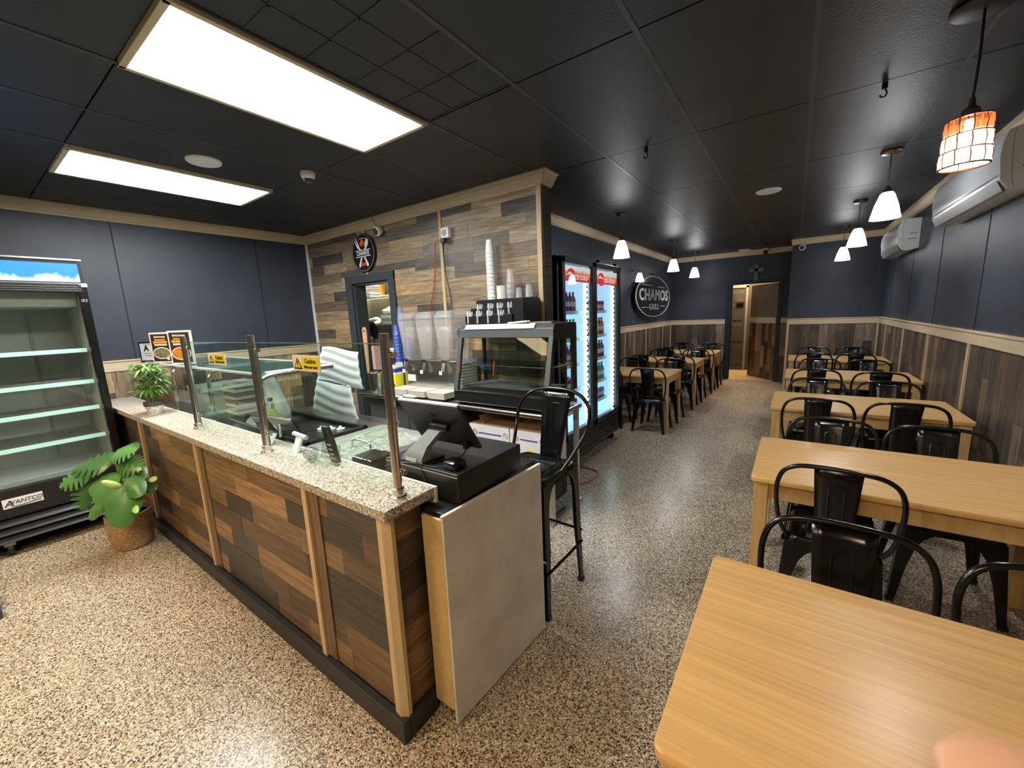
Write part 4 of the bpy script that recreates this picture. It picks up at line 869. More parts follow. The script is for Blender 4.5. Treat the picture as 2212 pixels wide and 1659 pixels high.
# kitchen shelf goods
t = thing('wire_shelf', 'white wire shelf high on the yellow kitchen wall', 'shelf', (-4.8, 3.78, 1.95))
for k in range(6): mk('wire', tube(B(), [(-6.0, 3.60+.06*k, 1.95), (-3.9, 3.60+.06*k, 1.95)], .005, 5), WHT, t)
for k in range(24): mk('wire', tube(B(), [(-5.9+.085*k, 3.60, 1.945), (-5.9+.085*k, 3.92, 1.945)], .003, 4), WHT, t)
mk('wire', tube(B(), [(-6.0, 3.595, 1.915), (-3.9, 3.595, 1.915)], .004, 5), WHT, t)
t = thing('paper_stack', 'stack of white towels on the kitchen wire shelf', 'towels', (-5.05, 3.7, 1.957))
for k in range(7): mk('towel', loft(B(), [rrect(.19, .13, .03, 1.957+.034*k, cx=-5.13+.008*math.sin(k*2), cy=3.72), rrect(.195, .135, .035, 1.985+.034*k, cx=-5.13, cy=3.72)]), OFFW, t)
t = thing('fruit_jar', 'jar of orange fruit drink on the kitchen wire shelf', 'jar', (-4.62, 3.70, 1.957))
mk('glass', lathe(B(), [(.001, 0), (.04, 0), (.03, .04), (.05, .16), (.048, .24)], (-4.80, 3.70, 1.957), 20), mat('orange_juice', (.70, .30, .06), .3), t, smooth=True); blob('fruit_slice', (-4.81, 3.69, 2.19), (.05, .04, .03), mat('lime_slice', (.5, .6, .15), .5), None, None, 4, parent=t)
tag(mk('poster_card', bx(-4.98, -4.62, 3.86, 3.87, 1.96, 2.26), mat('poster_green', (.05, .06, .02), .5, noise=.5, nscale=25)), 'dark green poster behind the jar on the kitchen wall', 'poster')
t = thing('lower_shelf', 'dark steel shelf lower on the kitchen wall', 'shelf', (-4.8, 3.75, 1.5))
mk('board', bx(-6.0, -3.9, 3.55, 3.92, 1.545, 1.56), mat('kitchen_steel', (.18, .18, .17), .4, .5), t); mk('bracket', bx(-4.95, -4.90, 3.6, 3.92, 1.35, 1.545), mat('kitchen_steel', (.18, .18, .17), .4, .5), t)
t = thing('vegetable_basket', 'white plastic basket on the lower kitchen shelf', 'basket', (-4.62, 3.66, 1.56))
mk('basket', loft(B(), [rrect(.12, .08, .02, 1.562, cx=-4.60, cy=3.66), rrect(.14, .10, .02, 1.69, cx=-4.60, cy=3.66)]), WHT, t)
for k in range(12): mk('slot', bx(-4.705+.018*k, -4.697+.018*k, 3.553, 3.566, 1.61, 1.645), GREYP, t)
blob('lettuce_bag', (-4.60, 3.66, 1.74), (.13, .08, .05), mat('veg_bag', (.55, .60, .40), .5), 'bag of pale vegetables in the kitchen basket', 'vegetables', 21)
blob('white_bag', (-4.95, 3.66, 1.61), (.13, .09, .055), mat('veg_white', (.66, .66, .55), .5), 'crumpled white bag on the lower kitchen shelf', 'bag', 22, amp=.4)
blob('herb_sprig', (-4.50, 3.62, 1.81), (.035, .02, .02), GR[1], 'sprig of green herb above the basket', 'herb', 6, amp=.5)
t = thing('kitchen_cabinet', 'dark kitchen cabinet seen low through the doorway', 'cabinet', (-4.6, 3.75, 0)); mk('body', bx(-5.3, -4.0, 3.44, 3.93, 0, 1.20), mat('kitchen_dark', (.06, .055, .05), .5), t); mk('top', bx(-5.36, -3.98, 3.42, 3.94, 1.20, 1.23), OFFW, t)
# ---------------------------------------------------------------- cardboard boxes under the work table
KR = mat('cardboard', (.36, .23, .13), .7); WC = mat('white_carton', (.70, .69, .74), .55, noise=.06, nscale=14)
t = thing('supply_box', 'white printed carton with open brown flaps under the work table, left one', 'box', (-2.0, 2.7, .3))
def carton(t, x0, x1, y0, y1, z0, z1, opened):
    mk('body', bx(x0, x1, y0, y1, z0, z1), WC, t)
    mk('stripe', bx(x0+.10, x1-.08, y0-.002, y0, z1-.075, z1-.065), mat('stripe_violet', (.06, .05, .28), .5), t)
    for x in (x0+.06, x1-.035):
        mk('emblem', tube(B(), [(x+.022*math.cos(2*PI*k/18), y0-.002, z1-.062+.022*math.sin(2*PI*k/18)) for k in range(18)], .003, 5, True), GREYP, t)
        mk('emblem', lathe(B(), [(.001, -.002), (.012, -.001), (.012, 0)], (x, y0, z1-.062), 12, 'y'), mat('emblem_olive', (.45, .42, .16), .5), t)
    mk('yellow_label', bx(x0+.16, x1-.12, y0-.002, y0, z1-.17, z1-.145), YEL, t)
    if opened:
        mk('flap', quadpanel((x0+.12, (y0+y1)/2, z1+.035), (0, 1, 0), (-.6, 0, 1), .3, .09, .004), KR, t); mk('flap', quadpanel(((x0+x1)/2, y1, z1+.05), (1, 0, 0), (0, .3, 1), x1-x0-.05, .11, .004), KR, t)
    mk('top_flap', bx(x0+.005, x1-.005, y0+.005, y1-.005, z1, z1+.004), KR, t)
carton(t, -2.26, -1.84, 2.52, 2.86, .40, .70, True)
t = thing('supply_box', 'white printed carton with taped flaps under the work table, beside the table leg', 'box', (-1.7, 2.7, .3))
carton(t, -1.83, -1.49, 2.52, 2.84, .41, .70, False)
t = thing('crate', 'black milk crate carrying the cartons under the work table', 'crate', (-1.9, 2.7, 0))
mk('crate', bx(-2.28, -1.50, 2.54, 2.86, .10, .398), BLKM, t); mk('slot', box(bx(-2.2, -1.95, 2.535, 2.54, .2, .3), -1.85, -1.6, 2.535, 2.54, .2, .3), GREYP, t); mk('caster', box(bx(-2.24, -2.2, 2.58, 2.62, 0, .1), -1.58, -1.54, 2.58, 2.62, 0, .1), BLKM, t)
tag(mk('pink_bag', loft(B(), [rrect(.05, .03, .01, .40, cx=-2.33, cy=2.53), rrect(.055, .035, .01, .66, cx=-2.32, cy=2.53)]), mat('pink_plastic', (.75, .38, .42), .4)), 'pink and white plastic pack beside the left carton', 'pack')
tag(mk('extension_cord', tube(B(), smoothpts([(-1.86, 3.55, .03), (-1.74, 3.65, .008), (-1.56, 3.62, .008), (-1.50, 3.45, .008), (-1.56, 3.28, .008), (-1.75, 3.18, .008), (-1.8, 3.16, .1)]), .006, 6), mat('cord_red', (.35, .09, .05), .5)), 'reddish extension cord looped on the floor by the drinks fridge', 'cord')
# red and black cords on plank wall, timer outlet
t = thing('timer_outlet', 'white plug timer on the plank wall right of the batten', 'plug timer', (-2.79, 2.97, 2.41))
mk('body', bx(-2.86, -2.755, 2.94, 2.99, 2.365, 2.465), WHT, t, bevel=.008); mk('dial', lathe(B(), [(.001, -.006), (.028, -.005), (.03, 0)], (-2.81, 2.94, 2.415), 24, 'y'), GREYP, t, smooth=True); mk('plug', bx(-2.85, -2.80, 2.92, 2.96, 2.325, 2.365), BLKM, t)
tag(mk('red_cord', tube(B(), smoothpts([(-2.85, 2.93, 2.345), (-2.92, 2.93, 2.34), (-2.95, 2.935, 2.2), (-3.01, 2.96, 1.95), (-3.09, 2.965, 1.75), (-3.13, 2.965, 1.66)]), .006, 7), mat('cord_orange', (.50, .09, .05), .5)), 'thin red cord running down from the plug timer to the dispenser', 'cord')
tag(mk('power_cord', tube(B(), smoothpts([(-2.83, 2.95, 2.33), (-2.86, 2.965, 2.25), (-2.84, 2.965, 2.0), (-2.80, 2.965, 1.8), (-2.79, 2.965, 1.60)]), .005, 7), BLKM), 'black cord hanging down the plank wall beside the batten', 'cord')
# ---------------------------------------------------------------- signs
t = thing('round_sign', 'round black sign with crossed fork and spatula, flame and the word CHAMOS', 'sign', (-4.13, 2.97, 2.387))
SC = Vector((-4.13, 2.975, 2.387))
def disc(c, r, y0, y1, n=48): return lathe(B(), [(.001, y0), (r, y0), (r, y1), (.001, y1)], tuple(c), n, 'y')
mk('disc', disc(SC, .215, -.014, .012), mat('sign_black', (.008, .008, .009), .3), t)
RIM = mat('sign_rim', (.55, .40, .38), .5); WS = mat('sign_white', (.80, .80, .78), .5); RS = mat('sign_red', (.85, .10, .02), .5)
mk('rim_line', tube(B(), [(SC.x+.200*math.cos(2*PI*k/60), SC.y-.014, SC.z+.200*math.sin(2*PI*k/60)) for k in range(60)], .0022, 5, True), RIM, t)
def sp(poly, m, name, d=.017): return mk(name, prism(B(), [(SC.x+a, SC.z+b) for a, b in poly], SC.y-d, SC.y-.0135, lambda a, b, h: (a, h, b)), m, t)
for z in (.028, -.042): sp([(-.135, z), (.135, z), (.135, z+.008), (-.135, z+.008)], WS, 'bar')
text('lettering', 'CHAMOS', .062, WS, t, (SC.x, SC.y-.0155, SC.z-.003), (1, 0, 0), (0, 0, 1), .001, bold=.0018, sx=.88)
text('lettering', 'Grill', .055, RS, t, (SC.x, SC.y-.0155, SC.z-.125), (1, 0, 0), (0, 0, 1), .001, bold=.002)
sp([(-.03, .04), (-.055, .065), (-.075, .12), (-.115, .175), (-.118, .168), (-.088, .10), (-.095, .10), (-.13, .145), (-.132, .138), (-.10, .07), (-.055, .037)], WS, 'fork')
sp([(.03, .04), (.05, .06), (.045, .085), (.055, .12), (.095, .155), (.118, .13), (.105, .08), (.075, .055), (.06, .037)], WS, 'spatula')
sp([(-.035, -.045), (-.055, -.075), (-.09, -.13), (-.082, -.155), (-.062, -.15), (-.045, -.10), (-.018, -.06), (-.02, -.045)], WS, 'fork_handle')
sp([(.035, -.045), (.055, -.075), (.09, -.13), (.082, -.155), (.062, -.15), (.045, -.10), (.018, -.06), (.02, -.045)], WS, 'spatula_handle')
sp([(-.012, .065), (-.035, .085), (-.042, .115), (-.028, .135), (-.022, .12), (-.018, .15), (-.002, .17), (-.004, .15), (.012, .158), (.016, .13), (.028, .135), (.035, .105), (.025, .08), (.012, .065), (.012, .085), (.004, .10), (-.006, .09), (-.012, .08)], RS, 'flame')
for k in range(13):
    a = PI/2+(6-k)*.075; c_ = Vector((SC.x+.165*math.cos(a), SC.y-.0142, SC.z+.165*math.sin(a)))
    mk('arc_print', quadpanel(c_, (math.sin(a), 0, -math.cos(a)), (math.cos(a), 0, math.sin(a)), .007 if k % 3 else .004, .013, .0006), RIM, t)
# oval sign on the corridor wall
t = thing('oval_sign', 'large oval black sign reading CHAMOS GRILL on the corridor wall', 'sign', (XC+.05, 8.45, 1.862))
OC = (XC+.012, 8.40, 1.862); OY, OZ = 1.21, .405
def oel(f, x0, x1, n=64): return loft(B(), [[(x, OC[1]+OY*f*math.cos(a), OC[2]+OZ*f*math.sin(a)) for a in (2*PI*k/n for k in range(n))] for x in (x0, x1)])
mk('board', oel(1, XC+.05, XC+.075), mat('sign_gloss', (.012, .012, .016), .12), t)
mk('ring', (lambda bm: loft(bm, [[(XC+.0755+h, OC[1]+OY*f*math.cos(a), OC[2]+OZ*f*math.sin(a)) for a in (2*PI*k/64 for k in range(64))] for f, h in ((.99, 0), (.985, .004), (.955, .004), (.95, 0))], caps=False))(B()), WHT, t)
SIL = mat('silver_letters', (.80, .79, .72), .45)
OCy = OC[1]
text('lettering', 'CHAMOS', .30, SIL, t, (XC+.077, OCy, 1.885), (0, 1, 0), (0, 0, 1), .004, bold=.007, sx=1.52)
text('lettering', 'GRILL', .16, SIL, t, (XC+.077, OCy-.02, 1.66), (0, 1, 0), (0, 0, 1), .003, bold=.0025, sx=1.65)
for (a, b_, z) in ((-.80, -.15, 2.075), (.20, .75, 2.06), (-.85, -.42, 1.655), (.42, .78, 1.675)): mk('bar', bx(XC+.075, XC+.08, OCy+a, OCy+b_, z-.006, z+.006), SIL, t)
for y, z in ((7.2, 2.30), (8.4, 2.31), (9.75, 2.27), (7.2, 1.42), (8.4, 1.42), (9.75, 1.42)):
    mk('standoff', lathe(B(), [(.012, 0), (.012, .05), (.001, .05)], (XC, y, z), 10, 'x'), CHR, t)
ap = thing('acrylic_panel', 'clear acrylic sheet on standoffs in front of the oval sign', 'panel', (XC+.1, 8.45, 1.86))
mk('sheet', bx(XC+.083, XC+.087, 7.17, 9.78, 1.40, 2.33), glass('acrylic_sheet', (.97, .98, .98), .1), ap)
# cross above far door
t = thing('wall_cross', 'small grey ornamental cross above the far doorway', 'cross', (-.72, 9.98, 2.3))
CG = mat('pewter', (.16, .16, .165), .4, .4)
def flare(pts): return prism(B(), pts, 9.965, 9.995, lambda a, b, h: (-.72+a, h, 2.33+b))
mk('upright', flare([(-.04, -.22), (.04, -.22), (.03, 0), (.045, .11), (-.045, .11), (-.03, 0)]), CG, t); mk('arm', flare([(-.125, -.05), (0, -.02), (.125, -.05), (.125, .05), (0, .03), (-.125, .05)]), CG, t)
# ---------------------------------------------------------------- tall empty cooler on the left
co = thing('empty_cooler', 'tall black open display cooler with empty shelves and blue sky header', 'cooler', (-5.0, .1, 0))
cx0, cx1, cy0, cy1 = XL+.03, -4.6, -.62, .735
INN = mat('cooler_liner', (.46, .49, .48), .4)
mk('back_panel', bx(cx0, cx0+.03, cy0, cy1, .35, 2.16), INN, co); mk('side_panel', bx(cx0, cx1-.06, cy0, cy0+.03, .1, 2.16), BLKM, co); mk('side_panel', bx(cx0, cx1-.06, cy1-.03, cy1, .1, 2.16), BLKM, co)
mk('liner', bx(cx0+.03, cx1-.09, cy1-.045, cy1-.031, .5, 1.96), INN, co)
mk('top', bx(cx0, cx1-.02, cy0, cy1-.01, 2.14, 2.175), BLKM, co)
for a, b_ in ((cy1-.05, cy1), (cy0, cy0+.05)): mk('front_post', bx(cx1-.06, cx1, a, b_, .35, 1.985), BLK, co, bevel=.006)
hd = mk('header', bx(cx1-.08, cx1-.03, cy0, cy1-.01, 1.99, 2.165), BLKP, co)
# sky-picture header lightbox
sk, nt, b = nmat('sky_header'); tc = N(nt, 'ShaderNodeTexCoord'); sp_ = N(nt, 'ShaderNodeSeparateXYZ'); nt.links.new(tc.outputs['Object'], sp_.inputs[0])
mr = N(nt, 'ShaderNodeMapRange'); mr.inputs[1].default_value = -.09; mr.inputs[2].default_value = .09; nt.links.new(sp_.outputs[2], mr.inputs[0])
nz = N(nt, 'ShaderNodeTexNoise'); nz.inputs['Scale'].default_value = 14; nz.inputs['Detail'].default_value = 8; nz.inputs['Roughness'].default_value = .6; nt.links.new(tc.outputs['Object'], nz.inputs['Vector'])
ad = N(nt, 'ShaderNodeMath', operation='SUBTRACT'); nt.links.new(nz.outputs['Fac'], ad.inputs[0]); nt.links.new(mr.outputs[0], ad.inputs[1])
rp = N(nt, 'ShaderNodeValToRGB'); rp.color_ramp.elements[0].position = .14; rp.color_ramp.elements[0].color = (.02, .19, .75, 1); rp.color_ramp.elements[1].position = .38; rp.color_ramp.elements[1].color = (.65, .78, 1, 1)
nt.links.new(ad.outputs[0], rp.inputs[0]); nt.links.new(rp.outputs[0], b.inputs['Emission Color']); b.inputs['Emission Strength'].default_value = 1.25; b.inputs['Base Color'].default_value = (.02, .05, .1, 1); b.inputs['Roughness'].default_value = .2
lb = bpy.data.objects.new('sky_picture', None)
me = bpy.data.meshes.new('sky_picture'); bm = bx(-.004, .004, cy0+.02-.05, cy1-.025-.05, -.08, .08); bmesh.ops.recalc_face_normals(bm, faces=bm.faces); bm.to_mesh(me); bm.free(); me.materials.append(sk)
lb = bpy.data.objects.new('sky_picture', me); COL.objects.link(lb); lb.parent = co; lb.location = Vector((cx1-.026, .05, 2.083))-co.location; lb['label'] = 'lit blue sky and cloud picture'
mk('header_edge', box(bx(cx1-.03, cx1-.01, cy0, cy1, 2.163, 2.175), cx1-.03, cx1-.005, cy0, cy1, 1.985, 1.995), STEEL, co)
for z in (1.965, 1.95, 1.935): mk('trim_line', bx(cx1-.005, cx1+.001, cy0+.03, cy1-.03, z-.002, z+.002), STEEL, co)
mk('front_band', bx(cx1-.06, cx1-.004, cy0, cy1, 1.925, 1.985), BLKM, co)
mk('hinge_bracket', bx(cx1-.01, cx1+.006, cy1-.03, cy1+.003, 1.965, 1.99), WHT, co)
mk('duct', bx(cx0+.03, cx1-.15, cy0+.06, cy1-.05, 1.82, 1.93), INN, co); mk('pilaster', bx(cx0+.03, cx0+.05, .02, .09, .55, 1.80), GREYP, co); mk('pilaster', bx(cx0+.03, cx0+.045, .44, .46, .55, 1.80), GREYP, co)
mk('fan_cover', bx(cx0+.05, cx0+.06, .035, .065, 1.66, 1.78), BLKM, co)
SE = mat('shelf_strip_glow', (.60, .80, .77), .3, emit=(.5, .8, .75), es=.25)  # price strips given a faint glow to brighten the shelf edges
for z in (1.475, 1.22, 1.005, .77):
    s = mk('shelf', bx(cx0+.08, cx1-.10, cy0+.05, cy1-.06, z-.006, z), INN, co) if z > 1.4 else mk('shelf', (lambda bm: ([tube(bm, [(cx0+.08+.035*k, cy0+.06, z), (cx0+.08+.035*k, cy1-.065, z)], .003, 5) for k in range(16)], bm)[1])(B()), STEEL, co)
    mk('price_strip', bx(cx1-.10, cx1-.092, cy0+.05, cy1-.06, z-.018, z+.014), SE, co)
mk('deck', bx(cx0+.03, cx1-.09, cy0+.05, cy1-.04, .50, .53), GREYP, co)
mk('door_glass', bx(cx1-.03, cx1-.026, cy0+.05, cy1-.05, .52, 1.925), glass('cooler_glass', (.93, .97, .96), .15), co)
mk('lower_front', bx(cx0, cx1-.01, cy0, cy1, .30, .50), BLKM, co)
for k, z in enumerate((.255, .195, .135)): mk('louver', loft(B(), [[(cx1-.04+.02*k*0, y, z+.02), (cx1-.005, y, z-.02), (cx1-.015, y, z-.026), (cx1-.05, y, z+.014)] for y in (cy0+.02, cy1-.02)]), mat('louver_black', (.03, .03, .032), .3), co)
mk('plinth', bx(cx0+.02, cx1-.06, cy0+.02, cy1-.02, .11, .30), BLKM, co)
for y in (cy0+.1, .055, cy1-.08): 
    c = mk('caster', lathe(B(), [(.001, -.018), (.038, -.018), (.045, -.01), (.045, .01), (.038, .018), (.001, .018)], (cx1-.07, y, .047), 20, 'y'), BLKM, co, smooth=True)
    mk('caster_fork', bx(cx1-.10, cx1-.04, y-.028, y+.028, .08, .115), GREYP, co)
lg = mk('brand_plate', bx(cx1-.01, cx1-.006, .068, .262, .368, .438), WHT, co)
LOGO = mat('logo_navy', (.05, .06, .09), .5)
text('lettering', 'A', .066, LOGO, co, (cx1-.0045, .096, .400), (0, 1, 0), (0, 0, 1), .0006, bold=.001, shear=.2)
text('lettering', 'VANTCO', .040, LOGO, co, (cx1-.0045, .182, .406), (0, 1, 0), (0, 0, 1), .0006, bold=.0004, sx=.93, shear=.15)
mk('swoosh', tube(B(), smoothpts([(cx1-.005, .108, .384), (cx1-.005, .125, .377), (cx1-.005, .16, .376), (cx1-.005, .20, .381), (cx1-.005, .232, .385), (cx1-.005, .25, .382)]), .003, 5), LOGO, co)
mk('side_mark', text('lettering', 'E2', .03, GREYP, co, (cx1+.0012, cy1-.025, 1.86), (0, 1, 0), (0, 0, 1), .0004).data and bx(cx1, cx1+.0005, cy1-.045, cy1-.043, 1.85, 1.87), GREYP, co)
# ---------------------------------------------------------------- monstera in basket
mo = thing('potted_monstera', 'leafy monstera in a round woven basket between cooler and counter', 'potted plant', (-4.12, .56, 0))
bk = B(); prof = []
for k in range(23): prof.append((.108+.012*math.sin(k/22*PI)+.003*(k % 2)+.02*k/22, .0125*k+.002))
lathe(bk, [(.001, .002)]+prof+[(.128, .275), (.115, .10), (.001, .10)], (-4.03, .605, 0), 36)
mk('basket', bk, mat('wicker', (.42, .27, .14), .7, noise=.35, nscale=60, bump=.6, bscale=90), mo, smooth=2)
mk('soil', lathe(B(), [(.001, 0), (.122, 0)], (-4.03, .605, .245), 24), mat('soil', (.03, .02, .015), .9), mo)
def monst(c, tip, up, L_, W_, split=True, n=9, m=None):
    """split leaf: midrib from c towards tip, normal up; finger lobes cut by gaps"""
    c = Vector(c); d = (Vector(tip)-c).normalized(); up = Vector(up); up = (up-d*up.dot(d)).normalized(); sd = d.cross(up)
    bm = B()
    def out(f): return W_*.5*(math.sin(PI*min(1, (f*.86+.14)))**.55)*(1.05-.45*f)
    def pt(f, s, r): 
        wv = .10*L_*(f-.4)**2*1.2
        return c+d*(L_*f+.10*L_*r*r*(1 if f < .9 else 0))+sd*s*out(f)*r-up*(wv+.22*out(f)*r*r)
    n = 6
    for s in (-1, 1):
        for i in range(n):
            f0 = i/n; f1 = (i+1)/n
            g = (f1-f0)*.30 if split and i > 0 else 0
            rr = (0, .34, .68, 1.0)
            prev = None
            for q, r in enumerate(rr):
                gg = g*(0 if r < .4 else (r-.3)*1.5)
                a = pt(f0+gg, s, r); b_ = pt(f1-gg, s, r)
                va, vb = bm.verts.new(a), bm.verts.new(b_)
                if prev: bm.faces.new((prev[0], prev[1], vb, va))
                prev = (va, vb)
    # heart lobes at base
    for s in (-1, 1):
        vs = [c, pt(0, s, .5)-d*L_*.12, pt(0, s, 1)-d*L_*.02, pt(0, s, .5)]
        bm.faces.new([bm.verts.new(v) for v in vs])
    bmesh.ops.remove_doubles(bm, verts=bm.verts, dist=.0012)
    return mk('leaf', bm, m or random.choice(MG), mo, smooth=2)
MG = [mat('monstera_green_%d' % i, c, .28) for i, c in enumerate([(.045, .13, .035), (.07, .19, .045), (.10, .25, .07)])]
LT = mat('new_leaf', (.40, .55, .16), .35)
base = Vector((-4.03, .60, .26))
leaves = [((-3.90, .585, .76), (-3.66, .68, .80), (.55, -.5, .9), .21, .21, 1), ((-3.86, .60, .70), (-3.64, .68, .64), (.6, -.5, .7), .19, .20, 1), ((-3.92, .56, .72), (-4.12, .36, .66), (.4, -.5, .9), .26, .25, 1), ((-4.0, .45, .66), (-4.12, .30, .56), (.6, -.5, .7), .21, .20, 1), ((-4.0, .46, .56), (-3.98, .36, .36), (.9, -.3, .5), .19, .22, 1),
          ((-3.86, .62, .66), (-3.66, .66, .56), (.5, -.4, .8), .20, .17, 0), ((-3.80, .56, .58), (-3.98, .40, .52), (.7, -.5, .6), .22, .20, 0), ((-3.70, .57, .56), (-3.60, .47, .24), (.9, -.35, .25), .28, .22, 0), ((-3.72, .54, .58), (-3.78, .42, .46), (.9, -.4, .4), .18, .20, 0), ((-3.72, .60, .60), (-3.60, .62, .46), (.8, -.4, .5), .16, .15, 0),
          ((-3.74, .67, .52), (-3.60, .72, .48), (.5, -.5, .6), .11, .10, 0), ((-3.86, .46, .44), (-3.85, .36, .30), (.8, -.4, .4), .12, .08, 0), ((-3.80, .56, .46), (-3.70, .48, .40), (.8, -.5, .3), .14, .13, 0), ((-3.92, .54, .56), (-3.74, .50, .50), (.6, -.4, .7), .18, .16, 1)]
for (c, tp_, up, L_, W_, s_) in leaves:
    monst(c, tp_, up, L_, W_, bool(s_))
    mk('stem', tube(B(), smoothpts([base, (base+Vector(c))/2+Vector((-.04, .03, .05)), c]), .005, 6), mat('stem_green', (.16, .25, .06), .4), mo, smooth=True)
mk('leaf', tube(B(), smoothpts([(-3.60, .450, .660), (-3.595, .475, .638), (-3.59, .505, .612), (-3.595, .535, .588)], 3), .02, 10, rads=[.004, .012, .018, .021, .023, .024, .023, .020, .014, .005]), LT, mo, smooth=2, label='pale new leaf still rolled')
for c, tp_ in (((-3.71, .70, .56), (-3.62, .72, .57)), ((-3.80, .48, .38), (-3.74, .47, .26)), ((-3.66, .58, .42), (-3.60, .58, .40))):
    monst(c, tp_, (.5, -.6, .6), .09, .05, False, m=LT)
tag(mk('black_stand_base', bx(-3.95, -3.64, -.16, -.045, 0, .05), mat('charcoal_base', (.045, .045, .048), .5), bevel=.004), 'low dark base of a stand at the left edge of the floor', 'base')
# ---------------------------------------------------------------- drinks fridge with two glass doors
fr = thing('drinks_fridge', 'tall black two-door glass drinks fridge lit inside', 'fridge', (-2.08, 4.08, 0))
fx0, fx1, fy0, fy1 = XC+.02, -1.75, 3.33, 4.82; fm = 4.055
FB = mat('fridge_black', (.010, .010, .011), .3)
mk('side', bx(fx0, fx1-.06, fy0, fy0+.035, .08, 2.12), FB, fr); mk('side', bx(fx0, fx1-.06, fy1-.035, fy1, .08, 2.12), FB, fr); mk('top', bx(fx0, fx1-.06, fy0, fy1, 2.08, 2.13), FB, fr)
LIN = mat('fridge_liner_glow', (.70, .80, .88), .5, emit=(.42, .68, .95), es=.42)  # liner emits a little itself, to brighten the fridge interior
mk('back', bx(fx0, fx0+.03, fy0+.035, fy1-.035, .38, 2.08), LIN, fr); mk('floor_pan', bx(fx0, fx1-.08, fy0+.035, fy1-.035, .36, .40), LIN, fr); mk('divider', bx(fx0+.03, fx1-.12, fm-.012, fm+.012, .40, 2.08), LIN, fr)
mk('liner_side', bx(fx0, fx1-.08, fy0+.035, fy0+.045, .4, 2.08), LIN, fr); mk('liner_side', bx(fx0, fx1-.08, fy1-.045, fy1-.035, .4, 2.08), LIN, fr)
mk('lower_front', bx(fx0, fx1-.03, fy0, fy1, .10, .36), FB, fr)
for k in range(7): mk('louver', bx(fx1-.032, fx1-.018, fy0+.04, fy1-.04, .13+.03*k, .145+.03*k), mat('louver_black', (.03, .03, .032), .3), fr)
for y in (fy0+.08, fy1-.08): mk('caster', lathe(B(), [(.001, -.015), (.045, -.015), (.045, .015), (.001, .015)], (fx1-.10, y, .046), 18, 'y'), BLKM, fr, smooth=True)
for k in range(2): mk('top_bracket', bx(fx1-.05, fx1-.01, (4.2, 4.7)[k], (4.23, 4.73)[k], 2.12, 2.155), BLKM, fr)
def fdoor(a, b_):
    t = mk('door', box(box(box(bx(fx1-.045, fx1, a, a+.055, .36, 2.12), fx1-.045, fx1, b_-.055, b_, .36, 2.12), fx1-.045, fx1, a, b_, 2.065, 2.12), fx1-.045, fx1, a, b_, .36, .42), FB, fr, bevel=.004)
    mk('glass', bx(fx1-.02, fx1-.015, a+.05, b_-.05, .41, 2.07), GLD, t)
    mk('header_banner', bx(fx1-.032, fx1-.028, a+.055, b_-.055, 1.905, 2.05), BAN, t)
    text('lettering', 'ICE COLD', .062, mat('banner_white', (.85, .82, .82), .5, emit=(1, 1, 1), es=.35), t, (fx1-.026, a+.62*(b_-a), 1.945), (0, 1, 0), (0, 0, 1), .0006, bold=.001, sx=1.15, shear=.2)
    mk('banner_badge', loft(B(), [[(fx1-.0265+h, a+.055+.17+.095*math.cos(q), 1.955+.07*math.sin(q)) for q in (2*PI*k/24 for k in range(24))] for h in (0, .001)]), mat('badge_red', (.55, .02, .03), .5, emit=(.8, .03, .05), es=.5), t)
    mk('badge_wave', loft(B(), [[(fx1-.025+h, a+.055+y, 1.955+z) for y, z in ((.06, 0), (.14, .04), (.2, .02), (.32, .005), (.2, .008), (.14, .012))] for h in (0, .001)]), mat('banner_white', (.85, .82, .82), .5), t)
    mk('lock', bx(fx1, fx1+.004, b_-.03 if a < 3.5 else a+.01, b_-.018 if a < 3.5 else a+.02, 1.10, 1.15), STEEL, t)
    return t
BANm, nt, b = nmat('banner'); tc = N(nt, 'ShaderNodeTexCoord'); nz = N(nt, 'ShaderNodeTexNoise'); nz.inputs['Scale'].default_value = 9; nz.inputs['Detail'].default_value = 4
mpg = N(nt, 'ShaderNodeSeparateXYZ'); nt.links.new(tc.outputs['Generated'], mpg.inputs[0]); nt.links.new(tc.outputs['Object'], nz.inputs['Vector'])
ad = N(nt, 'ShaderNodeMath', operation='MULTIPLY_ADD'); ad.inputs[1].default_value = .5; nt.links.new(nz.outputs['Fac'], ad.inputs[0]); nt.links.new(mpg.outputs[2], ad.inputs[2])
rp = N(nt, 'ShaderNodeValToRGB'); e = rp.color_ramp.elements; e[0].position = .25; e[0].color = (.55, .03, .03, 1); e[1].position = 1.0; e[1].color = (.75, .72, .68, 1); e2 = rp.color_ramp.elements.new(.75); e2.color = (.75, .22, .10, 1)
nt.links.new(ad.outputs[0], rp.inputs[0]); nt.links.new(rp.outputs[0], b.inputs['Base Color']); nt.links.new(rp.outputs[0], b.inputs['Emission Color']); b.inputs['Emission Strength'].default_value = .55
BAN = BANm
fdoor(fy0, fm-.003); fdoor(fm+.003, fy1)
for y in (fm-.085, fy1-.085, fy0+.06, fm+.05):
    r_ = y in (fm-.085, fy1-.085)
    st = mk('led_strip', bx(fx1-.075, fx1-.060, y, y+.022, .44, 1.90), E_LED if r_ else emis('led_soft', (.85, 1, .97), 3), fr)
    if r_:
        mk('led_holder', bx(fx1-.08, fx1-.072, y-.05, y+.05, .44, 1.90), mat('led_holder', (.75, .85, .85), .4, emit=(.8, 1, 1), es=.5), fr)  # holder also has a weak glow of its own
        for k in range(26): mk('led_clip', bx(fx1-.058, fx1-.052, y-.012, y+.008, .455+.056*k, .480+.056*k), mat('clip_grey', (.12, .14, .14), .5), fr)
SHZ = (1.62, 1.34, 1.07, .80, .57)
SW = mat('shelf_white', (.78, .85, .88), .4)
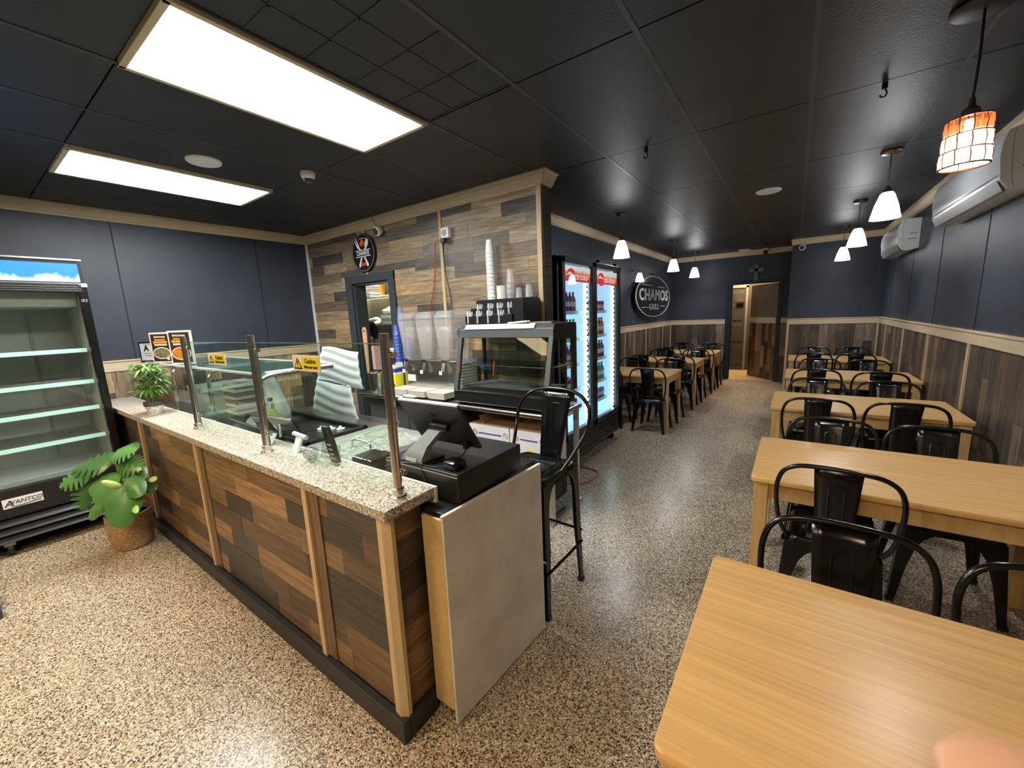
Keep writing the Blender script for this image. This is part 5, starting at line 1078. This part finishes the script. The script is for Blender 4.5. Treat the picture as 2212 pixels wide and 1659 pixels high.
for z in SHZ[:-1]+(.57,):
    for a, b_ in ((fy0+.06, fm-.02), (fm+.02, fy1-.06)):
        s = mk('shelf', bx(fx0+.05, fx1-.13, a, b_, z-.012, z-.006), SW, fr); mk('shelf_front', bx(fx1-.13, fx1-.125, a, b_, z-.03, z+.006), SW, s)
# bottles on the fridge shelves
BT = {}
def bottle_proto(col, can=False):
    key = (col, can)
    if key in BT: return BT[key]
    m = mat('drink_%s' % '_'.join('%d' % int(c*100) for c in col), col, .25)
    if can: prof = [(.001, 0), (.025, 0), (.031, .008), (.031, .105), (.026, .118), (.001, .118)]
    else: prof = [(.001, 0), (.030, 0), (.032, .01), (.029, .06), (.032, .11), (.024, .145), (.011, .17), (.011, .195), (.001, .195)]
    bm = lathe(B(), prof, (0, 0, 0), 12); bmesh.ops.recalc_face_normals(bm, faces=bm.faces); me = bpy.data.meshes.new('drink'); bm.to_mesh(me); bm.free(); me.materials.append(m)
    for p in me.polygons: p.use_smooth = True
    lab = None
    bm = lathe(B(), [(.0325, .055), (.0325, .105)] if not can else [(.0314, .03), (.0314, .075)], (0, 0, 0), 12); bmesh.ops.recalc_face_normals(bm, faces=bm.faces)
    ml = bpy.data.meshes.new('band'); bm.to_mesh(ml); bm.free(); ml.materials.append(mat('label_white', (.78, .80, .84), .5))
    cap = bpy.data.meshes.new('cap'); bm = lathe(B(), [(.001, .188), (.013, .188), (.013, .205), (.001, .206)], (0, 0, 0), 10); bmesh.ops.recalc_face_normals(bm, faces=bm.faces); bm.to_mesh(cap); bm.free()
    cap.materials.append(mat('cap_green', (.05, .35, .12), .4) if col[1] > .3 or col[0] > .4 else WHT)
    BT[key] = (me, ml, None if can else cap); return BT[key]
BLUE, RED, GREEN, YELW, PUR, ORA, TEAL = (.03, .12, .55), (.60, .03, .06), (.05, .42, .16), (.70, .55, .05), (.20, .08, .30), (.60, .18, .04), (.05, .35, .35)
cols_n = {BLUE: 'blue', RED: 'red', GREEN: 'green', YELW: 'yellow', PUR: 'purple', ORA: 'orange', TEAL: 'teal'}
rown = ('top', 'second', 'third', 'fourth', 'bottom')
def stock(side, row, y0, y1, cols, can=False, depth=2):
    z = SHZ[row]-.005 if row < 4 else SHZ[4]-.005
    n = int((y1-y0)/.075)
    for k in range(n):
        for d in range(depth):
            c = cols[k % len(cols)]; me, ml, cap = bottle_proto(c, can)
            o = bpy.data.objects.new('drink_can' if can else 'drink_bottle', me); COL.objects.link(o); o.location = (fx1-.175-.085*d, y0+.037+.075*k, z)
            if d == 0: lb_ = '%s %s in the front rank of the %s shelf, %s door, %s from its left' % (cols_n[c], 'can' if can else 'bottle', rown[row], side, ('first', 'second', 'third', 'fourth', 'fifth', 'sixth', 'seventh', 'eighth')[k])
            else: lb_ = '%s %s behind the front rank of the %s shelf, %s door, %s from its left' % (cols_n[c], 'can' if can else 'bottle', rown[row], side, ('first', 'second', 'third', 'fourth', 'fifth', 'sixth', 'seventh', 'eighth')[k])
            tag(o, lb_, 'can' if can else 'bottle', 'drinks in the glass door fridge')
            q = bpy.data.objects.new('label_band', ml); COL.objects.link(q); q.parent = o
            if cap: q = bpy.data.objects.new('cap', cap); COL.objects.link(q); q.parent = o
L0, L1_ = fy0+.07, fm-.10; R0, R1_ = fm+.03, fy1-.12
stock('left', 0, L0, L1_, [BLUE, ORA, BLUE, BLUE, PUR]); stock('left', 1, L0, L1_, [YELW, GREEN, YELW, ORA]); stock('left', 2, L0, L1_, [PUR, BLUE, PUR, TEAL]); stock('left', 3, L0, L1_, [RED, RED, PUR, RED], True); stock('left', 4, L0, L1_, [PUR, BLUE, RED], True)
stock('right', 0, R0, R1_, [RED, RED, PUR, RED], True); stock('right', 1, R0, R1_, [YELW, RED, ORA, RED, YELW]); stock('right', 2, R0, R1_, [RED, PUR, RED, BLUE]); stock('right', 3, R0, R1_, [GREEN, TEAL, GREEN]); stock('right', 4, R0, R1_, [BLUE, TEAL], True)
fl = bpy.data.lights.new('fridge_glow', 'AREA'); fl.shape = 'RECTANGLE'; fl.size = 1.3; fl.size_y = 1.5; fl.energy = 9; fl.color = (.75, .92, 1)
# ---------------------------------------------------------------- air conditioners on right wall
def aircon(y0, y1, z0, z1, label, slots=False):
    t = thing('air_conditioner', label, 'air conditioner', (XR-.1, (y0+y1)/2, z0)); d = .20
    prof = [(0, z0+.02), (0, z1), (.13, z1), (.175, z1-.015), (.195, z1-.08), (d, z1-.16), (.185, z0+.07), (.15, z0+.015), (.10, z0)]
    ACW = mat('ac_white', (.82, .86, .90), .2, coat=.3)
    mk('housing', loft(B(), [[(XR-a, y, z) for a, z in prof] for y in (y0+.012, y1-.012)]), ACW, t, smooth=True)
    for ya, yb in ((y0, y0+.014), (y1-.014, y1)): mk('end_cap', loft(B(), [[(XR-a*1.01, y, z) for a, z in prof] for y in (ya, yb)]), ACW, t)
    mk('outlet', loft(B(), [[(XR-a, y, z) for a, z in ((.178, z0+.055), (.155, z0+.012), (.145, z0+.010), (.165, z0+.06))] for y in (y0+.06, y1-.06)]), BLKM, t)
    mk('vane', loft(B(), [[(XR-a, y, z) for a, z in ((.197, z0+.075), (.168, z0+.012), (.160, z0+.006), (.192, z0+.072))] for y in (y0+.03, y1-.03)]), GREYP if not slots else ACW, t)
    mk('seam', loft(B(), [[(XR-a, y, z) for a, z in ((.201, z0+.10), (.2015, z0+.104), (.19, z0+.1035))] for y in (y0+.02, y1-.02)]), GREYP, t)
    for k, (zz, hw) in enumerate(((z0+.20, .030), (z0+.135, .038))):
        mk('cap_slot', bx(XR-.03-hw*2, XR-.03, y0-.002, y0+.001, zz-.006, zz+.006), GREYP, t)
    mk('cap_seam', tube(B(), smoothpts([(XR-.15, y0-.001, z1-.004), (XR-.155, y0-.001, z1-.1), (XR-.145, y0-.001, z0+.1), (XR-.13, y0-.001, z0+.02)]), .0015, 4), GREYP, t)
    return t
aircon(3.90, 5.42, 2.23, 2.60, 'large white wall air conditioner nearest the camera, behind the woven pendant')
a2 = aircon(6.95, 8.15, 2.19, 2.56, 'white wall air conditioner farther along the right wall')
tag(mk('energy_tag', bx(XR-.16, XR-.05, 8.16, 8.163, 2.30, 2.52), mat('tag_yellow', (.62, .60, .06), .5)), 'yellow energy tag hanging behind the farther air conditioner', 'tag')
# ---------------------------------------------------------------- metal chairs
def leg_bm(sx, sy, zt, top, foot, arch=.15):
    bm = B(); zs = [zt, zt-.02, zt-.05, zt-.09, zt-.15, zt*.5, zt*.25, .012]
    ws = [arch, arch*.82, arch*.60, arch*.46, arch*.38, .048, .038, .030]
    A_, C_, D_ = [], [], []
    for z, w_ in zip(zs, ws):
        f = 1-(z/zt); x = sx*(top+(foot[0]-top)*f); y = sy*(top+(foot[1]-top)*f)
        C_.append(bm.verts.new((x, y, z))); A_.append(bm.verts.new((x-sx*w_, y, z))); D_.append(bm.verts.new((x, y-sy*w_, z)))
    for i in range(len(zs)-1):
        bm.faces.new((A_[i], C_[i], C_[i+1], A_[i+1])); bm.faces.new((C_[i], D_[i], D_[i+1], C_[i+1]))
    bmesh.ops.recalc_face_normals(bm, faces=bm.faces); bmesh.ops.solidify(bm, geom=bm.faces[:], thickness=.004)
    return bm
def make_chair(name, label, cat, sz, top, hoop, splat, foot, loc, bars=False, xo=0):
    t = thing(name, label, cat, (0, 0, 0))
    z = sz
    mk('seat', loft(B(), [rrect(.150, .150, .04, z-.008), rrect(.165, .165, .045, z), rrect(.176, .176, .045, z-.004), rrect(.183, .183, .04, z-.02), rrect(.186, .186, .03, z-.05)], caps=True), BLK, t, smooth=True)
    sl = bpy.data.objects[t.children[0].name]
    for a, b_ in ((-.06, .06), (.06, .06)): pass
    mk('seat_rib', tube(B(), [(-.10, .10, z-.006), (-.10, -.10, z-.006), (.10, -.10, z-.006), (.10, .10, z-.006)], .004, 5, True), BLK, t)
    for sx in (-1, 1):
        for sy in (-1, 1):
            l = mk('leg', leg_bm(sx, sy, sz-.03, .185, foot, .155 if not bars else .12), BLK, t)
            mk('foot_cap', cbx(sx*(foot[0]-.012), sy*(foot[1]-.012), .012, .032, .032, .024), BLKM, l)
    sh_x = lambda c: xo*min(1, max(0, (c-sz)/(top-sz)))
    pts = smoothpts([(a+sh_x(c), b, c) for a, b, c in hoop]+[(-a+sh_x(c), b, c) for a, b, c in hoop[::-1][1:]], 4)
    mk('back_hoop', tube(B(), pts, .0105, 10), BLK, t, smooth=True)
    (w0, y0, z0), (w1, y1, z1) = splat
    bm = B(); rows = []
    for k in range(9):
        f = k/8; zz = z0+(z1-z0)*f; yy = y0+(y1-y0)*(f**1.2); ww = w0+(w1-w0)*f
        rows.append([(ww*s+xo*(.5+.7*f), yy-.010*(1-s*s), zz) for s in (-1, -.6, -.2, .2, .6, 1)])
    loft(bm, rows, caps=False, closed=False); bmesh.ops.recalc_face_normals(bm, faces=bm.faces); bmesh.ops.solidify(bm, geom=bm.faces[:], thickness=.003)
    mk('backrest', bm, BLK, t, smooth=2)
    yy = lambda zz: y0+(y1-y0)*(((zz-z0)/(z1-z0))**1.2)-.0085
    za, zb = z0+(z1-z0)*.25, z0+(z1-z0)*.80; e = .028
    mk('embossed_rib', tube(B(), smoothpts([(q[0]+xo, q[1], q[2]) for q in [(-e, yy(za), za), (-e, yy((za+zb)/2), (za+zb)/2), (-e, yy(zb-.012), zb-.012), (-e+.012, yy(zb), zb), (e-.012, yy(zb), zb), (e, yy(zb-.012), zb-.012), (e, yy((za+zb)/2), (za+zb)/2), (e, yy(za), za)]], 2), .0058, 6), BLK, t, smooth=True)
    if bars:
        for zz, s in ((.30, 1),):
            r = foot[0]-.005
            for a, b_ in (((-r, -r), (r, -r)), ((r, -r), (r, r)), ((r, r), (-r, r)), ((-r, r), (-r, -r))):
                h = .26 if a[1] != b_[1] else .33
                mk('foot_bar', tube(B(), [(a[0], a[1], h), (b_[0], b_[1], h)], .008, 8), BLK, t, smooth=True)
    t.location = loc
    return t
CH = [(.135, -.10, .405), (.165, -.15, .43), (.200, -.185, .49), (.220, -.215, .58), (.228, -.24, .68), (.223, -.255, .76), (.198, -.265, .82), (.145, -.27, .852), (.07, -.272, .861), (0, -.272, .863)]
chair0 = make_chair('metal_chair', 'x', 'chair', .452, .86, CH, ((.068, -.17, .448), (.088, -.268, .856)), (.215, .215), (0, 0, 0))
first = [True]
def chair(x, yb, near, label, rot=0, group='black metal chairs at the dining tables'):
    """near=True: back towards the camera side (-y), chair faces +y"""
    y = yb+.27 if near else yb-.27; rz = (0 if near else PI)+rot
    if first[0]:
        first[0] = False; chair0.location = (x, y, 0); chair0.rotation_euler = (0, 0, rz); chair0['label'] = label; chair0['group'] = group; return chair0
    return dup(chair0, (x, y, 0), rz, label, group)
RN = ['front table', 'second right-hand table', 'third right-hand table', 'fourth right-hand table', 'last right-hand table']
chair(.18, 1.635, False, 'black metal chair at the far side of the front table, left one')
chair(.69, 1.62, False, 'black metal chair at the far side of the front table, right one', rot=.1)
chair(.225, 2.20, True, 'black metal chair at the near side of the second right-hand table', rot=-.08)
chair(.235, 3.20, False, 'black metal chair at the far side of the second right-hand table, aisle one')
chair(.715, 3.20, False, 'black metal chair at the far side of the second right-hand table, wall one')
chair(.19, 3.85, True, 'black metal chair at the near side of the third right-hand table, aisle one')
chair(.70, 3.88, True, 'black metal chair at the near side of the third right-hand table, wall one')
chair(.22, 4.92, False, 'black metal chair at the far side of the third right-hand table, aisle one')
chair(.74, 4.90, False, 'black metal chair at the far side of the third right-hand table, wall one')
chair(.24, 5.60, True, 'black metal chair at the near side of the fourth right-hand table, aisle one')
chair(.77, 5.52, True, 'black metal chair at the near side of the fourth right-hand table, wall one')
chair(.31, 6.74, False, 'black metal chair at the far side of the fourth right-hand table, aisle one')
chair(.79, 6.66, False, 'black metal chair at the far side of the fourth right-hand table, wall one')
chair(.27, 7.46, True, 'black metal chair at the near side of the last right-hand table, aisle one')
chair(.75, 7.44, True, 'black metal chair at the near side of the last right-hand table, wall one')
chair(.30, 8.50, False, 'black metal chair at the far side of the last right-hand table, aisle one')
chair(.80, 8.50, False, 'black metal chair at the far side of the last right-hand table, wall one')
LT_ = [(-1.84, 5.72, 'left-hand table nearest the fridge'), (-1.79, 7.25, 'middle left-hand table'), (-1.74, 8.72, 'left-hand table nearest the far wall')]
for xc, yc, nm in LT_:
    chair(xc+.33, yc-.60, True, 'black metal chair before the %s, aisle one' % nm)
    chair(xc-.24, yc-.58, True, 'black metal chair before the %s, wall one' % nm)
    chair(xc+.36, yc+.56, False, 'black metal chair behind the %s, aisle one' % nm)
    chair(xc-.22, yc+.56, False, 'black metal chair behind the %s, wall one' % nm)
SH_ = [(.16, .02, .72), (.185, -.04, .78), (.21, -.10, .86), (.235, -.15, .95), (.24, -.17, 1.02), (.22, -.185, 1.09), (.16, -.195, 1.145), (.08, -.20, 1.168), (0, -.20, 1.172)]
st = make_chair('bar_stool', 'tall black metal bar stool with hoop back behind the cash drawer', 'bar stool', .765, 1.17, SH_, ((.070, -.15, .765), (.098, -.198, 1.165)), (.205, .205), (-1.165, 1.815, 0), bars=True, xo=-.045)
st.rotation_euler = (0, 0, PI-.03)
# ---------------------------------------------------------------- tables
def make_table(L_, W_, label, group, loc):
    t = thing('dining_table', label, 'table', (0, 0, 0), group=group); hx, hy = L_/2, W_/2
    mk('tabletop', loft(B(), [rrect(hx, hy, .022, .713), rrect(hx+.001, hy+.001, .022, .717), rrect(hx+.001, hy+.001, .022, .736), rrect(hx-.002, hy-.002, .021, .740)]), OAK, t, smooth=True)
    for sx in (-1, 1):
        mk('apron', bx(*sorted((sx*(hx-.03), sx*(hx-.05))), -hy+.07, hy-.07, .625, .712), OAKL, t)
        for sy in (-1, 1):
            mk('leg', cbx(sx*(hx-.045), sy*(hy-.045), .356, .062, .062, .712), OAKL, t, bevel=.003)
    for sy in (-1, 1): mk('apron', bx(-hx+.07, hx-.07, *sorted((sy*(hy-.03), sy*(hy-.05))), .625, .712), OAKL, t)
    t.location = loc; return t
tb = make_table(1.2, .76, 'light oak dining table in the right foreground, its top cut by the frame', 'right-hand dining tables', (.42, 1.065, 0))
for x, y, l in ((.467, 2.655, 'light oak dining table second from the camera on the right, behind two chairs'), (.475, 4.375, 'light oak dining table third from the camera on the right side'), (.545, 6.16, 'light oak dining table fourth from the camera on the right side'), (.553, 7.97, 'light oak dining table farthest from the camera on the right side')):
    dup(tb, (x, y, 0), 0, l, 'right-hand dining tables')
tl = make_table(1.1, .75, 'light oak dining table beside the drinks fridge, nearest of the left row', 'left-hand dining tables', (-1.84, 5.72, 0))
dup(tl, (-1.79, 7.25, 0), 0, 'light oak dining table in the middle of the left row under the oval sign', 'left-hand dining tables')
dup(tl, (-1.74, 8.72, 0), 0, 'light oak dining table of the left row nearest the far wall', 'left-hand dining tables')
# ---------------------------------------------------------------- the photographer's hand: finger tip close to the lens
SKIN, nt, b = nmat('skin'); b.inputs['Base Color'].default_value = (.36, .20, .145, 1); b.inputs['Roughness'].default_value = .45; b.inputs['Subsurface Weight'].default_value = .15; b.inputs['Subsurface Radius'].default_value = (.01, .004, .002)
def camp(u, v, d):
    q = fw+rx*((u-1106)/861.685)+dn*((v-829.5)/861.685); return Vector((0, 0, 1.6))+q*d
hand = thing('person', 'photographer, of whom only one blurred fingertip shows at the lower right', 'person', (.10, .05, 1.50))
me = bpy.data.meshes.new('hand'); bm = bmesh.new(); vs = []; rad = []
def hv(p, r):
    vs.append(bm.verts.new(p)); rad.append(r); return len(vs)-1
# palm and wrist lie down and to the right, out of the frame
W0 = Vector((.150, .150, 1.425)); tip = Vector((.0269, .0761, 1.5278))
p_w = hv(W0, .024); p_p = hv(W0+Vector((-.035, .006, .018)), .026)
pr = p_p; chain = [Vector((.0926, .1304, 1.4634)), Vector((.0508, .093, 1.5032)), Vector((.0348, .0801, 1.52)), tip]
radi = [.0105, .0095, .0092, .0080]
for p, r in zip(chain, radi):
    k = hv(p, r); bm.edges.new((vs[pr], vs[k])); pr = k
bm.edges.new((vs[p_w], vs[p_p])); k = hv(W0+Vector((.06, -.02, -.03)), .028); bm.edges.new((vs[p_w], vs[k]))
for j, (o1, o2, o3) in enumerate((((-.055, -.012, .006), (-.080, -.014, .004), (-.090, -.010, -.012)), ((-.050, -.022, -.012), (-.074, -.026, -.016), (-.082, -.020, -.030)), ((-.042, -.026, -.030), (-.062, -.030, -.036), (-.070, -.024, -.048)), ((-.030, .026, .000), (-.045, .040, .004), (-.060, .046, .000)))):
    q = p_p
    for o_, r in zip((o1, o2, o3), (.0095, .0088, .0078)):
        k = hv(W0+Vector(o_)+Vector((-.012, 0, -.004)), r); bm.edges.new((vs[q], vs[k])); q = k
bm.to_mesh(me); bm.free(); me.materials.append(SKIN)
ho = bpy.data.objects.new('hand', me); COL.objects.link(ho)
sk_ = ho.modifiers.new('skin', 'SKIN'); sk_.use_smooth_shade = True
for i, r in enumerate(rad): me.skin_vertices[0].data[i].radius = (r, r)
me.skin_vertices[0].data[0].use_root = True
ho.modifiers.new('sub', 'SUBSURF').levels = 2; ho.modifiers['sub'].render_levels = 2
ho.parent = hand; ho.matrix_parent_inverse = Matrix.Translation(-hand.location)
nc = Vector((.0265, .0722, 1.5362)); nn = (Vector((0, 0, 1.6))-nc).normalized()*.6+Vector((0, 0, .4)); nn.normalize(); na = Vector((.79, .40, -.47)); na = (na-nn*na.dot(nn)).normalized(); nb = nn.cross(na)
mk('fingernail', loft(B(), [[nc+na*.0065*k*math.cos(a)+nb*.0050*k*math.sin(a)+nn*h for a in (2*PI*i/20 for i in range(20))] for k, h in ((1, -.002), (.95, -.0004), (.7, .0005), (.2, .0009))]), mat('nail', (.52, .32, .26), .3), hand, smooth=True)
